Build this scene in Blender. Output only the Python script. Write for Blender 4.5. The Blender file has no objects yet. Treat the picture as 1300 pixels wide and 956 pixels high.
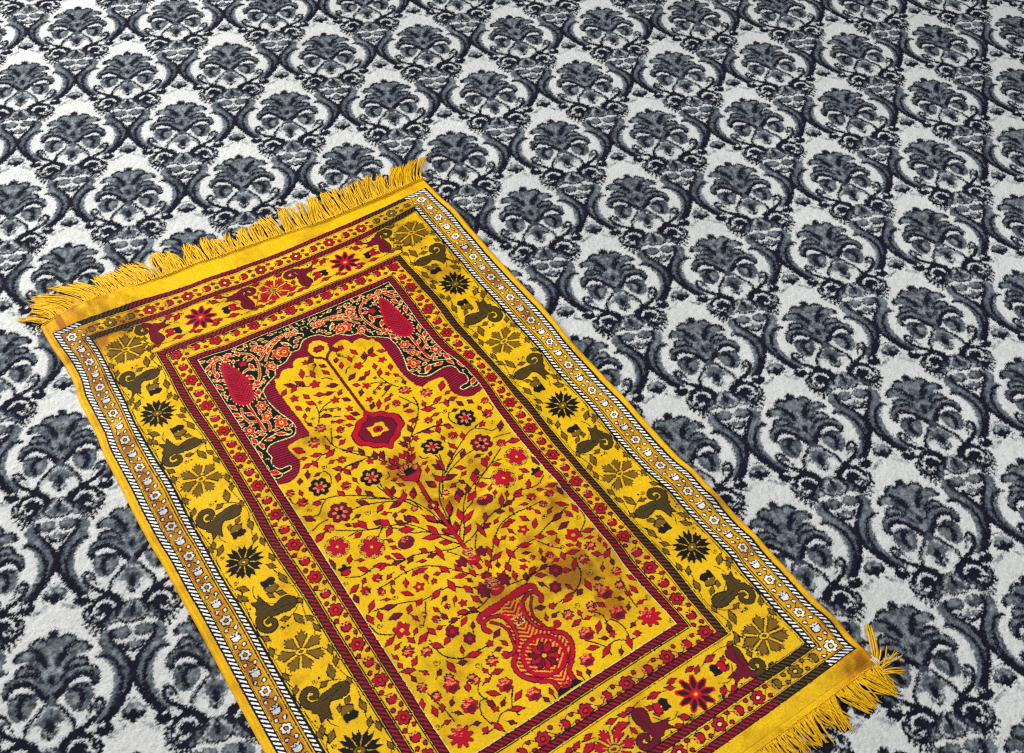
"""Prayer rug on a damask carpet, seen from standing height. Everything is built from code."""
import numpy as np
from math import *
rng=np.random.default_rng(7)
# ------------------------------------------------------------------ index raster
class Raster:
    """cloth plan in millimetres; every cell holds the number of the yarn that shows there"""
    def __init__(s,x0,y0,x1,y1,step):
        s.x0,s.y0,s.st=x0,y0,step
        s.w=int(round((x1-x0)/step))+1; s.h=int(round((y1-y0)/step))+1
        s.a=np.zeros((s.h,s.w),np.uint8); s.mir=None
        s.wrap=None
    def _box(s,lo,hi):
        i0=max(0,int((lo[0]-s.x0)/s.st)-1); i1=min(s.w,int((hi[0]-s.x0)/s.st)+3)
        j0=max(0,int((lo[1]-s.y0)/s.st)-1); j1=min(s.h,int((hi[1]-s.y0)/s.st)+3)
        if i1<=i0 or j1<=j0: return None
        X=s.x0+np.arange(i0,i1)*s.st; Y=s.y0+np.arange(j0,j1)*s.st
        return slice(j0,j1),slice(i0,i1),X[None,:],Y[:,None]
    def poly(s,pts,c,only=None):
        if s.mir is not None: 
            m=s.mir; s.mir=None; s.poly([(2*m-x,y) for x,y in pts],c,only); s.poly(pts,c,only); s.mir=m; return
        P=np.array(pts,float); b=s._box(P.min(0),P.max(0))
        if b is None: return
        J,I,X,Y=b
        ins=np.zeros((Y.shape[0],X.shape[1]),bool)
        n=len(P)
        for k in range(n):
            xa,ya=P[k];xb,yb=P[(k+1)%n]
            if ya==yb: continue
            cr=((ya>Y)!=(yb>Y))&(X<(xb-xa)*(Y-ya)/(yb-ya)+xa)
            ins^=cr
        s._put(J,I,ins,c,only,X,Y)
    def _put(s,J,I,ins,c,only,X,Y):
        v=s.a[J,I]
        if only is not None: ins=ins&np.isin(v,only)
        if callable(c): cc=c(X+0*Y,Y+0*X); v[ins]=cc[ins]
        else: v[ins]=c
    def ell(s,x,y,rx,ry,c,rot=0,only=None):
        if s.mir is not None:
            m=s.mir; s.mir=None; s.ell(2*m-x,y,rx,ry,c,-rot,only); s.ell(x,y,rx,ry,c,rot,only); s.mir=m; return
        R=max(rx,ry); b=s._box((x-R,y-R),(x+R,y+R))
        if b is None: return
        J,I,X,Y=b; dx=X-x;dy=Y-y;ca,sa=cos(rot),sin(rot)
        ins=((dx*ca+dy*sa)/rx)**2+((-dx*sa+dy*ca)/ry)**2<=1
        s._put(J,I,ins,c,only,X,Y)
    def line(s,pts,w,c,only=None,smooth=True,taper=None):
        if s.mir is not None:
            m=s.mir; s.mir=None; s.line([(2*m-x,y) for x,y in pts],w,c,only,smooth,taper); s.line(pts,w,c,only,smooth,taper); s.mir=m; return
        if smooth and len(pts)>2: pts=spl(pts)
        P=np.array(pts,float); n=len(P)
        for k in range(n-1):
            a,b_=P[k],P[k+1]
            ww=w if taper is None else w*(taper[0]+(taper[1]-taper[0])*k/max(1,n-2))
            r=ww/2; b=s._box(np.minimum(a,b_)-r,np.maximum(a,b_)+r)
            if b is None: continue
            J,I,X,Y=b; d=b_-a; L=(d**2).sum()+1e-9
            t=np.clip(((X-a[0])*d[0]+(Y-a[1])*d[1])/L,0,1)
            ins=(X-a[0]-t*d[0])**2+(Y-a[1]-t*d[1])**2<=r*r
            s._put(J,I,ins,c,only,X,Y)
def spl(P,n=6,closed=False):
    P=[tuple(p) for p in P]; out=[]
    N=len(P)
    rg=range(N) if closed else range(N-1)
    for i in rg:
        p0=P[(i-1)%N] if closed or i>0 else P[0]; p1=P[i]; p2=P[(i+1)%N]; p3=P[(i+2)%N] if closed or i+2<N else P[-1]
        for k in range(n):
            t=k/n; t2=t*t;t3=t2*t
            out.append(tuple(.5*((2*p1[a])+(-p0[a]+p2[a])*t+(2*p0[a]-5*p1[a]+4*p2[a]-p3[a])*t2+(-p0[a]+3*p1[a]-3*p2[a]+p3[a])*t3) for a in (0,1)))
    if not closed: out.append(P[-1])
    return out
# ------------------------------------------------------------------ yarn numbers
(GY,BK,RD,MR,PE,SP,CR,OR,GD,TW,NB,ML,DF,HO)=range(14)
# GY ground, BK black, RD bright red, MR maroon, PE peach, SP spandrel green-black, CR cream, OR orange red, GD guard ground, TW twill stripe, NB niche band, ML mottled, DF dark feather
CX=326.0
def petals(R,x,y,n,r0,r1,w,c,ph=0.,notch=0,only=None):
    for k in range(n):
        a=ph+2*pi*k/n; ca,sa=cos(a),sin(a)
        def q(r,t): return (x+ca*r-sa*t, y+sa*r+ca*t)
        if notch: pts=[q(r0,-w*.18),q(r0+(r1-r0)*.55,-w*.62),q(r1*.93,-w*.5),q(r1*.80,-w*.16),q(r1,0),q(r1*.80,w*.16),q(r1*.93,w*.5),q(r0+(r1-r0)*.55,w*.62),q(r0,w*.18)]
        else: pts=[q(r0,-w*.2),q(r0+(r1-r0)*.5,-w*.5),q(r1,-w*.22),q(r1,w*.22),q(r0+(r1-r0)*.5,w*.5),q(r0,w*.2)]
        R.poly(pts,c,only)
def leaf(R,x0,y0,x1,y1,w,c,o=BK):
    dx,dy=x1-x0,y1-y0; L=hypot(dx,dy)+1e-6; nx,ny=-dy/L,dx/L
    def sh(g,e):
        h=w/2+g; a=-e/L; b=1+e/L
        P=lambda t,s_: (x0+dx*t+nx*s_*h, y0+dy*t+ny*s_*h)
        return [P(a,0),P(.18,.55),P(.42,1),P(.68,.78),P(b,0.0),P(.72,-.75),P(.45,-1),P(.2,-.6)]
    g_=1.65 if o==BK else .9
    R.poly(sh(g_,2.6),o); R.poly(sh(0,0),c)
def curl(R,x,y,r,c=BK,w=1.0,a0=0,sgn=1):
    pts=[(x+r*(1-t*.75)*cos(a0+sgn*t*7.2),y+r*(1-t*.75)*sin(a0+sgn*t*7.2)) for t in np.linspace(0,1,14)]
    for i in range(0,13):
        if i%3!=2: R.line(pts[i:i+2],w,c,smooth=False)
    R.ell(x,y,.9,.9,c)
def pk(R,x,y,r,seed):   # peach hatch strokes on a disc
    g=np.random.default_rng(seed)
    for k in range(int(r*r*.22)+4):
        a=g.uniform(0,2*pi); q=r*sqrt(g.uniform(0,1))*.85
        px,py=x+q*cos(a),y+q*sin(a)
        R.line([(px-1.1,py-.5),(px+1.1,py+.5)],.9,PE,smooth=False)
def blob(R,k,x,y,r,s=0):
    pt=lambda n,rr,amp,ph=0:[(x+(rr+amp*cos(n*a+ph))*cos(a),y+(rr+amp*cos(n*a+ph))*sin(a)) for a in np.linspace(0,2*pi,48,endpoint=False)]
    if k=='bud': R.poly(pt(5,r*.95,r*.2,s),BK); R.poly(pt(5,r*.95-1.3,r*.18,s),RD)
    elif k=='f5': R.poly(pt(5,r,r*.25,s),BK); R.poly(pt(5,r-1.3,r*.24,s),RD)
    elif k=='q': R.poly(pt(7,r*.95,r*.12,s),BK); R.poly(pt(7,r*.95-1,r*.1,s),RD); R.ell(x+r*.15,y+r*.2,r*.6,r*.5,BK);pk(R,x+r*.15,y+r*.25,r*.62,int(x*7+y)); R.ell(x-r*.1,y-r*.25,r*.42,r*.35,RD)
    elif k=='pch': R.poly(pt(8,r*.95,r*.14,s),BK); R.poly(pt(8,r*.95-1,r*.12,s),MR); pk(R,x,y,r*.8,int(x*3+y)); pk(R,x,y-r*.2,r*.6,int(x*5+y)); R.ell(x+r*.1,y+r*.55,r*.45,r*.28,RD)
    elif k=='mar': R.poly(pt(6,r,r*.1),BK); R.poly(pt(6,r-.8,r*.1),MR); R.ell(x,y,r*.35,r*.35,RD)
    elif k=='curl': curl(R,x,y,r)
    elif k in('k6','m6'):
        c=BK if k=='k6' else MR
        petals(R,x,y,6,0,r,r*1.0,BK,.3); petals(R,x,y,6,0,r-.8,r*.9,c,.3); R.ell(x,y,r*.72,r*.72,c)
        for q in range(6):
            a=.3+pi/6*0+2*pi*q/6
            for o in (-1.3,0,1.3): R.line([(x+cos(a)*r*.28-sin(a)*o,y+sin(a)*r*.28+cos(a)*o),(x+cos(a)*r*.6-sin(a)*o,y+sin(a)*r*.6+cos(a)*o)],.9,PE,smooth=False)
        R.ell(x,y,r*.22,r*.22,RD if k=='k6' else BK)
    elif k=='r6':
        R.poly(pt(10,r*.98,r*.04),BK); R.ell(x,y,r*.93,r*.93,GY); 
        for q in range(60):
            a=q*2*pi/60; R.line([(x+cos(a)*r*.6,y+sin(a)*r*.6),(x+cos(a)*r*.9,y+sin(a)*r*.9)],.9,PE if q%2 else BK,smooth=False)
        petals(R,x,y,6,0,r*.86,r*.62,BK,.3); petals(R,x,y,6,r*.1,r*.8,r*.5,RD,.3); R.ell(x,y,r*.16,r*.16,BK); R.ell(x,y,r*.12,r*.12,GY)
    elif k=='r5': R.poly(pt(5,r*.95,r*.18,.5),BK); R.poly(pt(5,r*.95-.9,r*.17,.5),RD); R.ell(x,y,r*.32,r*.32,BK); R.ell(x,y,r*.25,r*.25,GY)
    elif k=='mh': R.ell(x,y,r,r*.8,BK); R.ell(x,y,r-.8,r*.8-.8,MR); pk(R,x,y-r*.5,r*.5,3)
    elif k=='hb': R.poly(pt(5,r*.8,r*.2),BK); R.poly([(x-r*.7,y),(x+r*.7,y),(x+r*.6,y+r*.8),(x,y+r*1.05),(x-r*.6,y+r*.8)],BK); R.poly([(x-r*.6,y+1),(x+r*.6,y+1),(x+r*.5,y+r*.7),(x,y+r*.9),(x-r*.5,y+r*.7)],RD)
    elif k=='tul': R.poly(pt(7,r*.95,r*.1),BK); R.poly(pt(7,r*.95-.9,r*.1),RD); pk(R,x,y-r*.35,r*.7,int(x)); pk(R,x,y-r*.5,r*.6,int(y)); R.ell(x,y+r*.35,r*.62,r*.42,MR)
    elif k=='st': petals(R,x,y,9,0,r,r*.5,BK,.2); petals(R,x,y,9,0,r-1.2,r*.42,RD,.2); R.ell(x,y,r*.55,r*.55,RD); pk(R,x,y-r*.5,r*.55,4)
    elif k=='knob': R.ell(x,y,r+1,r+1,BK); R.ell(x,y,r,r,RD)
    elif k in('of','oy'):
        R.poly(pt(6,r*1.02,r*.2,x),CR); R.poly(pt(6,r*1.02-.8,r*.19,x),OR if k=='of' else RD); 
        if r>5: R.ell(x,y,r*.42,r*.42,HO); R.ell(x,y,r*.26,r*.26,CR); R.ell(x,y,r*.16,r*.16,BK)
# ------------------------------------------------------------------ border pieces
def fr(x,y,ax,ay,bx,by): return lambda s,t:(x+ax*s+bx*t, y+ay*s+by*t)
def P_(f,L): return [f(*q) for q in L]
def guard_flower(R,x,y,r=8.8,cc=OR):
    petals(R,x,y,6,0,r+1.3,r*1.15,BK,.5); petals(R,x,y,6,0,r-.2,r*.82,RD,.5); R.ell(x,y,r*.5,r*.5,RD)
    R.ell(x,y,r*.46,r*.46,BK); R.ell(x,y,r*.26,r*.26,cc)
def guard_bud(R,f):
    x,y=f(0,0)
    R.poly(P_(f,[(-7,-3),(-6,4),(-1,7.5),(5,6),(8,0),(6,-6),(0,-7.5),(-5,-6)]),BK)
    R.poly(P_(f,[(-1,-5.5),(-1,5.5),(4,4.6),(6.5,0),(4.5,-4.6)]),RD)
    for a,b in((-5,-4),(-5,0),(-4,4.2),(-3,-2),(-3,2)): R.ell(*f(a,b),1.3,1.3,PE if (a+b)%2 else CR)
def guard_run(R,x0,y0,x1,y1,n,w,flip=1,cc=OR,gr=8.8):
    L=hypot(x1-x0,y1-y0); ax,ay=(x1-x0)/L,(y1-y0)/L; bx,by=-ay*flip,ax*flip; d=L/n
    for k in range(n+1):
        f=fr(x0+ax*d*k,y0+ay*d*k,ax,ay,bx,by)
        if k<n:
            R.line(P_(f,[(5,w*.32),(d*.17,w*.1),(d*.3,-w*.28),(d*.42,-w*.1),(d*.5,0)]),1.0,BK)
            R.line(P_(f,[(d*.5,0),(d*.6,w*.3),(d*.74,w*.38),(d*.84,w*.12),(d*.95,-w*.2)]),1.0,BK)
            g=fr(*f(d*.5,0),ax,ay,bx,by); guard_bud(R,g)
            for s_,t_,q in((.24,.3,2.6),(.27,-.30,2.8),(.75,-.26,2.8),(.72,.27,2.6)):
                x,y=f(d*s_,w*t_); R.ell(x,y,q+1.1,q*.8+1.1,BK,rot=atan2(ay,ax)+.6); R.ell(x,y,q*.9,q*.62,RD,rot=atan2(ay,ax)+.6)
        guard_flower(R,*f(0,0),r=gr,cc=cc)
def star(R,x,y,r=25,ph=.15,warm=False):
    if warm:
        petals(R,x,y,9,2,r*1.05,11.5,OR,ph); petals(R,x,y,9,2,r*.99,9.4,RD,ph)
        petals(R,x,y,9,7,r*.93,6.8,DF,ph); R.ell(x,y,7.5,7.0,RD); R.ell(x,y,5,4.6,OR); R.ell(x,y,2.4,2.2,GY); return
    for k in range(9):
        a=ph+2*pi*k/9
        for o in(-.15,.15):
            q=np.linspace(0,1,3); R.poly([(x+cos(a+o*.2)*3,y+sin(a+o*.2)*3),(x+cos(a+o-.19)*r*.66,y+sin(a+o-.19)*r*.66),(x+cos(a+o)*r*(1.02-.1*(k%2)),y+sin(a+o)*r*(1.02-.1*(k%2))),(x+cos(a+o+.19)*r*.66,y+sin(a+o+.19)*r*.66)],DF)
    R.ell(x,y,9,6.6,DF,.3); R.ell(x,y,6.8,4.8,RD,.3); R.ell(x,y,3.6,2.5,BK,.3); R.ell(x,y,2.2,1.5,GY,.3)
def bflower(R,x,y,r=26,ph=.3,warm=False):
    n=7; r*=1.06
    for g,c in((1.5,BK),(0,RD)):
        for k in range(n):
            a=ph+2*pi*k/n; ca,sa=cos(a),sin(a); rr=r*(1.06,.92,1.0)[k%3]
            q=lambda s_,t_:(x+ca*s_-sa*t_,y+sa*s_+ca*t_)
            R.poly([q(6-g,-1.1-g*.6),q(rr*.38,-2.2-g),q(rr*.55,-4.2-g),q(rr*.74,-6.6-g*1.2),q(rr*.80+g*.5,-5.8-g*.5),q(rr*.76,-3.6-g*.4),q(rr*.92+g*.6,-3.6-g),q(rr*.9,-1.6-g*.4),q(rr+g*1.4,-.3),q(rr*.9,1.4+g*.4),q(rr*.94+g*.6,3.2+g),q(rr*.77,3.4+g*.4),q(rr*.82+g*.5,5.8+g*.5),q(rr*.72,6.6+g*1.2),q(rr*.55,4.2+g),q(rr*.38,2.2+g),q(6-g,1.1+g*.6)],c)
    for k in range(n):
        a=ph+2*pi*(k+.5)/n; R.line([(x+cos(a)*7,y+sin(a)*7),(x+cos(a)*r*.86,y+sin(a)*r*.86)],2.6,GY,smooth=False)
    if warm:
        for k in range(n):
            a=ph+2*pi*k/n; R.line([(x+cos(a)*6,y+sin(a)*6),(x+cos(a)*13,y+sin(a)*13)],1.5,PE,smooth=False)
    R.ell(x,y,8.0,5.4,BK,.2); R.ell(x,y,6.9,4.3,GY,.2); R.ell(x,y,3.4,2.0,BK,.2); R.ell(x,y,2.3,1.1,RD,.2)
def boteh(R,f):   # s along the border toward the star, t outward
    for g,c in((1.6,BK),(0,ML)):
        R.poly(spl(P_(f,[(-7-g,-24),(0,-28-g),(8+g,-24),(10+g,-15),(8+g,-6),(6+g,0),(10,5-g),(18,8-g),(28+g*1.6,10-g*.4),(22+g,15),(25+g,22+g),(15,20+g),(8,25+g),(1,20),(-3,14),(-6-g,6),(-7-g,-2),(-9-g,-12)]),4,True),c)
        R.line(P_(f,[(2,15),(0,23),(-7,27.5),(-16,26.5),(-21.5,20),(-20,12.5),(-13.5,9.5),(-8.5,13),(-10,17.5)]),8.2+2*g,c,taper=(1.0,.62))
    R.line(P_(f,[(-3,-21),(0,-8),(1,8)]),.9,BK); 
def bbud(R,f):
    R.poly(spl(P_(f,[(-9,-3),(-6,-8),(0,-6),(5,-9),(10,-4),(9,3),(10,8),(2,9),(-5,8),(-10,4)]),4,True),BK)
    R.poly(spl(P_(f,[(-8,-2),(-5,-6.5),(-.5,-5),(-.5,7),(-5,7),(-8.5,3.5)]),4,True),RD)
    R.ell(*f(0,1),1.7,1.7,BK); R.ell(*f(0,1),1.1,1.1,CR)
def bleaf(R,f,s,t,ds,dt,w=7):
    w*=1.15; a=f(s-ds*.1,t-dt*.1);b=f(s+ds*1.1,t+dt*1.1); leaf(R,a[0],a[1],b[0],b[1],w,RD); R.line([a,((a[0]+b[0])/2,(a[1]+b[1])/2)],.8,BK,smooth=False)
def border_half(R,f,D,o1,o2,warm):
    """from a lobed flower at s=0 to a star at s=D; curl at o1, bud at o2"""
    R.line(P_(f,[(10,26),(24,33),(38,30),(48,34),(D*.62,30),(D*.75,24),(D*.83,31),(D-8,32)]),1.1,BK)
    R.line(P_(f,[(10,-24),(24,-31),(38,-27),(D*.5,-33),(D*.65,-30),(D*.8,-25),(D*.9,-32)]),1.1,BK)
    R.line(P_(f,[(o1-22,0),(o1-12,-22),(o1,-30)]),1.1,BK)
    bleaf(R,f,o1-34,-20,16,4,7.5); bleaf(R,f,o1-33,26,8,5,5.5); bleaf(R,f,o1-18,-8,2,9,5)
    bleaf(R,f,o2+10,16,9,9,7);bleaf(R,f,o2+10,30,-9,2,5); bleaf(R,f,o2-6,-29,14,1,6);bleaf(R,f,o2+20,-28,8,6,5)
    curl(R,*f(o1-26,5),3.6,BK,1.1); curl(R,*f(D-22,24),3.4,BK,1.1); curl(R,*f(20,27),3.,BK,1.0)
    R.line(P_(f,[(D*.5,-4),(D*.58,10),(D*.66,14),(D*.74,8)]),1.1,BK); R.line(P_(f,[(o2-4,20),(o2+2,28),(o2+14,24),(o2+20,30)]),1.1,BK)
    bleaf(R,f,o2-3,24,9,3,5); bleaf(R,f,12,-32,11,2,5); bleaf(R,f,30,-32,9,5,5); bleaf(R,f,14,32,10,-2,5); bleaf(R,f,o1-9,-31,8,1,4.6)
    bleaf(R,f,D-19,-32,10,1,5); bleaf(R,f,o1+14,-20,6,7,5); bleaf(R,f,o1+17,-6,7,4,4.6); R.ell(*f(o1-27,-2),1.6,1.6,BK); R.ell(*f(o1+19,27),1.5,1.5,BK)
    boteh(R,lambda s,t:f(o1+s*.97,t*.97)); bbud(R,lambda s,t:f(o2+s*1.1,-11+t*1.1))
# ------------------------------------------------------------------ rug
def make_rug(data,step=.8):
    U0,U1,V0,V1=-16.,668.,-26.,1078.
    R=Raster(U0,V0,U1,V1,step); R.mir=None
    hs=dict(s1=331,s2=294,s3=211,s4=175,f=164)
    top=dict(s1=0,s2=36,s3=117,s4=152,f=162.5); bot=dict(s1=1048,s2=1016,s3=942,s4=907,f=895)
    Y=R.y0+np.arange(R.h)*step; X=R.x0+np.arange(R.w)*step
    HX=np.abs(X-CX)[None,:]; YY=Y[:,None]
    def rect(k,g,c):   # inset rectangle
        m=(HX<hs[k]-g)&(YY>top[k]+g)&(YY<bot[k]-g); 
        R.a[m]=c
    def frame(k,g0,g1,c):
        m=(HX<hs[k]-g0)&(YY>top[k]+g0)&(YY<bot[k]-g0)&~((HX<hs[k]-g1)&(YY>top[k]+g1)&(YY<bot[k]-g1)); R.a[m]=c
    # field
    m=(HX<hs['f'])&(YY>top['f'])&(YY<bot['f']); R.a[m]=SP*((YY<430)&(HX<999)).astype(np.uint8)[m.nonzero()[0],0] if False else GY
    R.poly([(CX-164,162),(CX+164,162),(CX+164,446),(CX-164,446)],SP)
    get=lambda n:[tuple(o[4][i:i+2]) for o in data if o[0]==n for i in range(0,len(o[4]),2)]
    outer=get('outer'); inner=get('inner'); cyp=get('cyp')
    outer=[(CX,208),(CX-9,209)]+outer[1:]
    inner=[(CX-14,243),(CX-12,249),(CX-21,243),(CX-30,240),(CX-38,238),(CX-46,243),(CX-50,252),(CX-58,249),(CX-68,249),(CX-76,258),(CX-84,258)]+[p for p in inner if p[0]<241 and p[1]>265]
    inner=[inner[0]]+spl(inner[1:],3)
    ol=outer; 
    def both(L): return L+[(2*CX-x,y) for x,y in reversed(L)]
    band=both(outer+[(162,440),(162,470)]) 
    R.mir=CX
    # spandrel ornaments
    R.mir=None; R.poly(band,NB)
    R.mir=None
    innerp=both([(CX,243)]+inner+[(162,427),(162,520)])
    R.poly(innerp,GY)
    R.poly([(155,425),(497,425),(497,900),(155,900)],GY,only=[SP])
    R.mir=CX
    for wd,c in((3.4,BK),(1.3,CR)): R.line(outer,wd,c)
    # yellow pocket at the tip and the hanging lamp
    R.mir=None
    pk_=[(CX,219),(CX+9,222),(CX+16,233),(CX+14,243),(CX+5,250),(CX,262),(CX-5,250),(CX-14,243),(CX-16,233),(CX-9,222)]
    R.poly(pk_,GY)
    R.mir=CX
    R.line([(CX-20,246),(CX-6,255),(CX,264)],4.6,BK,smooth=False);R.line([(CX-20,246),(CX-6,255),(CX,264)],3.2,MR,smooth=False)
    R.mir=None
    petals(R,CX,236,5,0,6.5,5,BK,.3); petals(R,CX,236,5,0,5.3,3.6,MR,.3)
    for w,c in((5.4,BK),(3.6,MR)): R.line([(CX,262),(CX,386)],w,c,smooth=False)
    # scallops softened with leaves done from data
    ncount=0
    for o in data:
        k,c,w,sym,q=o; q=[tuple(q[i:i+2]) for i in range(0,len(q),2)]
        if k in('outer','inner','pocket','cyp'): continue
        R.mir=CX if sym else None
        if k=='vine' and c=='K':
            R.line(q,w+.6,BK)
        if k=='vine' and c in('O',): R.line(q,w+1.5,CR)
        if k=='vine' and c=='C': R.line(q,1.2,CR)
    for o in data:
        k,c,w,sym,q=o; q=[tuple(q[i:i+2]) for i in range(0,len(q),2)]; R.mir=CX if sym else None
        if k=='vine' and c=='O': R.line(q,w+.3,OR)
    # cypress
    R.mir=CX
    cy=spl(cyp,4,True); cxm=sum(p[0] for p in cyp)/len(cyp); cym=sum(p[1] for p in cyp)/len(cyp)
    for i in range(0,len(cy),2):
        x,y=cy[i]; dx,dy=x-cxm,y-cym; L=hypot(dx,dy); R.line([(x,y),(x+dx/L*2.8,y+dy/L*2.8-1)],1.3,CR,smooth=False)
    R.poly(cy,RD)
    def chev(X,Y):
        t=(Y-np.abs(X-191.5)*-.9); t2=(2*CX-X); t=(Y+np.abs(np.minimum(X,t2)-191.5)*1.0)
        return np.where((t%5.8)<3.0,MR,RD).astype(np.uint8)
    sm=[(cxm+(x-cxm)*.76,cym+(y-cym)*.86+1) for x,y in cy]; R.poly(sm,chev)
    for o in data:
        k,c,w,sym,q=o; q=[tuple(q[i:i+2]) for i in range(0,len(q),2)]; R.mir=CX if sym else None
        if k=='leaf':
            (x0,y0),(x1,y1)=q[:2]
            if c=='F': leaf(R,x0,y0,x1,y1,w*1.1,OR,CR)
            else: leaf(R,x0,y0,x1,y1,w*1.2,RD if (int(x0*3+y0)%4) else MR,BK)
        elif k.startswith('b:') and k[2:]!='knob': blob(R,k[2:],q[0][0],q[0][1],w)
    # lamp medallion (centre 326,418)
    R.mir=None
    med=[(CX,380),(CX+7,390),(CX+20,394),(CX+27,402),(CX+36,409),(CX+38,420),(CX+36,431),(CX+27,437),(CX+20,446),(CX+8,451),(CX,460),(CX-8,451),(CX-20,446),(CX-27,437),(CX-36,431),(CX-38,420),(CX-36,409),(CX-27,402),(CX-20,394),(CX-7,390)]
    ms=spl(med,3,True)
    sc=lambda L,k:[(CX+(x-CX)*k,420+(y-420)*k) for x,y in L]
    R.poly(sc(ms,1.05),BK); R.poly(ms,RD); R.poly(sc(ms,.76),BK); R.poly(sc(ms,.72),MR)
    R.poly([(CX-13,409),(CX-3,411),(CX+3,408),(CX+13,411),(CX+12,420),(CX+14,429),(CX+3,428),(CX-3,431),(CX-13,428),(CX-12,420)],GY)
    R.ell(CX,419.5,7.5,6,BK); R.ell(CX,419.5,6.6,5.2,RD); R.ell(CX,419.5,2.6,2.2,BK)
    # central stem with lily
    for w,c in((6.6,BK),(4.6,RD)): R.line([(CX,528),(CX-.5,560),(CX,690)],w,c,smooth=False); 
    R.poly([(CX,562),(CX+8,571),(CX+7,577),(CX,584),(CX-7,577),(CX-8,571)],BK);R.poly([(CX,564),(CX+6.5,572),(CX,582),(CX-6.5,572)],RD); R.ell(CX,573,2,2.6,CR)
    R.poly([(CX-17,505),(CX-10,512),(CX+10,512),(CX+17,505),(CX+14,520),(CX+6,528),(CX,534),(CX-6,528),(CX-14,520)],BK);R.poly([(CX-15,508),(CX-9,514),(CX+9,514),(CX+15,508),(CX+12,520),(CX,532),(CX-12,520)],RD)
    for a in(-1.25,-.62,0,.62,1.25):
        x,y=CX+sin(a)*17,508-cos(a)*15; leaf(R,CX+sin(a)*5,510,x,y,6.5,PE,BK); R.line([(CX+sin(a)*6,509),(x,y)],.8,MR,smooth=False)
    R.poly([(CX-7,503),(CX+7,503),(CX+8,515),(CX-8,515)],BK)
    # knots of dark petals above the vase
    for yy,s_ in((668,1.),(724,1.)):
        for sx in(-1,1):
            petals(R,CX+sx*15,yy+2,5,0,9,8,BK,.2); petals(R,CX+sx*15,yy+2,5,0,8,7,MR,.2)
        R.ell(CX,yy+8,10,7,BK);R.ell(CX,yy+8,9,6,RD); R.ell(CX,yy-8,8,6.5,BK);pk(R,CX,yy-8,8,11);pk(R,CX,yy-8,8,12)
        pk(R,CX,yy+3,6,14)
    # vase body
    body=[(CX-20,757),(CX-44,763),(CX-44,775),(CX-24,776),(CX-22,795),(CX-26,812),(CX-43,828),(CX-44,850),(CX-36,868),(CX-20,884),(CX,890)]
    def hatch(X,Y):
        xx=np.abs(X-CX); t=(xx*.8+Y)%6.4; return np.where(t<2.8,HO,np.where(t<5.2,RD,MR)).astype(np.uint8)
    R.poly(both(spl([(CX,752),(CX-14,764),(CX-19,785),(CX-20,800),(CX-32,820),(CX-35,845),(CX-26,862),(CX-12,870),(CX-10,884),(CX,886)],4)),hatch)
    R.mir=None
    for w,c in((53,BK),(51,RD)): R.ell(CX,838,w/2+3.5,w/2+3.5,c)
    R.ell(CX,838,24,24,hatch)
    for k in range(10):
        a=2*pi*k/10; ca,sa=cos(a),sin(a)
        leaf(R,CX+ca*4,838+sa*4,CX+ca*19.5,838+sa*19.5,9.5,RD if k%2 else MR,BK)
    R.ell(CX,838,4,4,BK); R.ell(CX,838,3,3,GY)
    petals(R,CX,782,4,0,8,6,CR,.78); petals(R,CX,782,4,0,6.5,4.5,BK,.78); petals(R,CX,782,4,0,5.5,3.6,RD,.78)
    R.mir=CX
    for pas in(0,1):
        for o in data:
            k,c,w,sym,q=o; q=[tuple(q[i:i+2]) for i in range(0,len(q),2)]
            if k=='vine' and c=='R': R.line(q,w*.84+(2.4 if not pas else 0),BK if not pas else RD)
            if k=='b:knob': R.ell(q[0][0],q[0][1],w+(1.1 if not pas else 0),w+(1.1 if not pas else 0),BK if not pas else RD)
    for w_,c_ in((7,BK),(4.8,RD)): R.line([(CX-24,864),(CX-14,871),(CX-11.5,880),(CX-12,889)],w_,c_)
    R.line([(CX-16,760),(CX-10,775),(CX-14,800)],2.2,OR)
    R.poly([(CX,884),(CX-14,886),(CX-19,894),(CX,894)],BK); R.poly([(CX-3,880),(CX-8,887),(CX,890)],RD)
    R.mir=None
    g3=np.random.default_rng(5)
    for _ in range(6000):
        x=g3.uniform(CX-160,CX-2);y=g3.uniform(168,425); i_=int((x-R.x0)/R.st);j_=int((y-R.y0)/R.st); q=int(3.8/R.st)
        if (R.a[j_-q:j_+q+1,i_-q:i_+q+1]==SP).all():
            a=g3.uniform(0,2*pi); dx,dy=cos(a)*3.4,sin(a)*3.4; R.mir=CX
            if g3.random()<.7: leaf(R,x-dx,y-dy,x+dx,y+dy,4.6,OR,CR)
            else: R.line([(x-dx,y-dy),(x,y),(x+dy*.8,y-dx*.8)],1.0,CR)
            R.mir=None
    # small sprigs wherever the ground would stay bare
    g2=np.random.default_rng(77); R.mir=None; add=[]
    for _ in range(9000):
        x=g2.uniform(CX-158,CX-6);y=g2.uniform(285,888); i_=int((x-R.x0)/R.st);j_=int((y-R.y0)/R.st); q=int(6.2/R.st)
        if (R.a[j_-q:j_+q+1,i_-q:i_+q+1]==GY).all():
            a=g2.uniform(0,2*pi); dx,dy=cos(a)*4.2,sin(a)*4.2; R.mir=CX
            R.line([(x-dx*2.1,y-dy*2.1+1),(x-dx,y-dy)],1.4,BK,smooth=False); leaf(R,x-dx,y-dy,x+dx,y+dy,4.6,RD if g2.random()<.75 else MR,BK); R.mir=None
    # --- borders painted over anything that strays
    m=~((HX<hs['f'])&(YY>top['f'])&(YY<bot['f']))&(HX<hs['s1'])&(YY>0)&(YY<1048); R.a[m]=GY
    m=(HX<hs['s1']-12)&(YY>12)&(YY<1036)&~((HX<hs['s2'])&(YY>36)&(YY<1016)); R.a[m]=GD
    for k in('s1','s2','s3','s4'):
        frame(k,0,10.8,BK); frame(k,1.7,9.2,TW)
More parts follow.
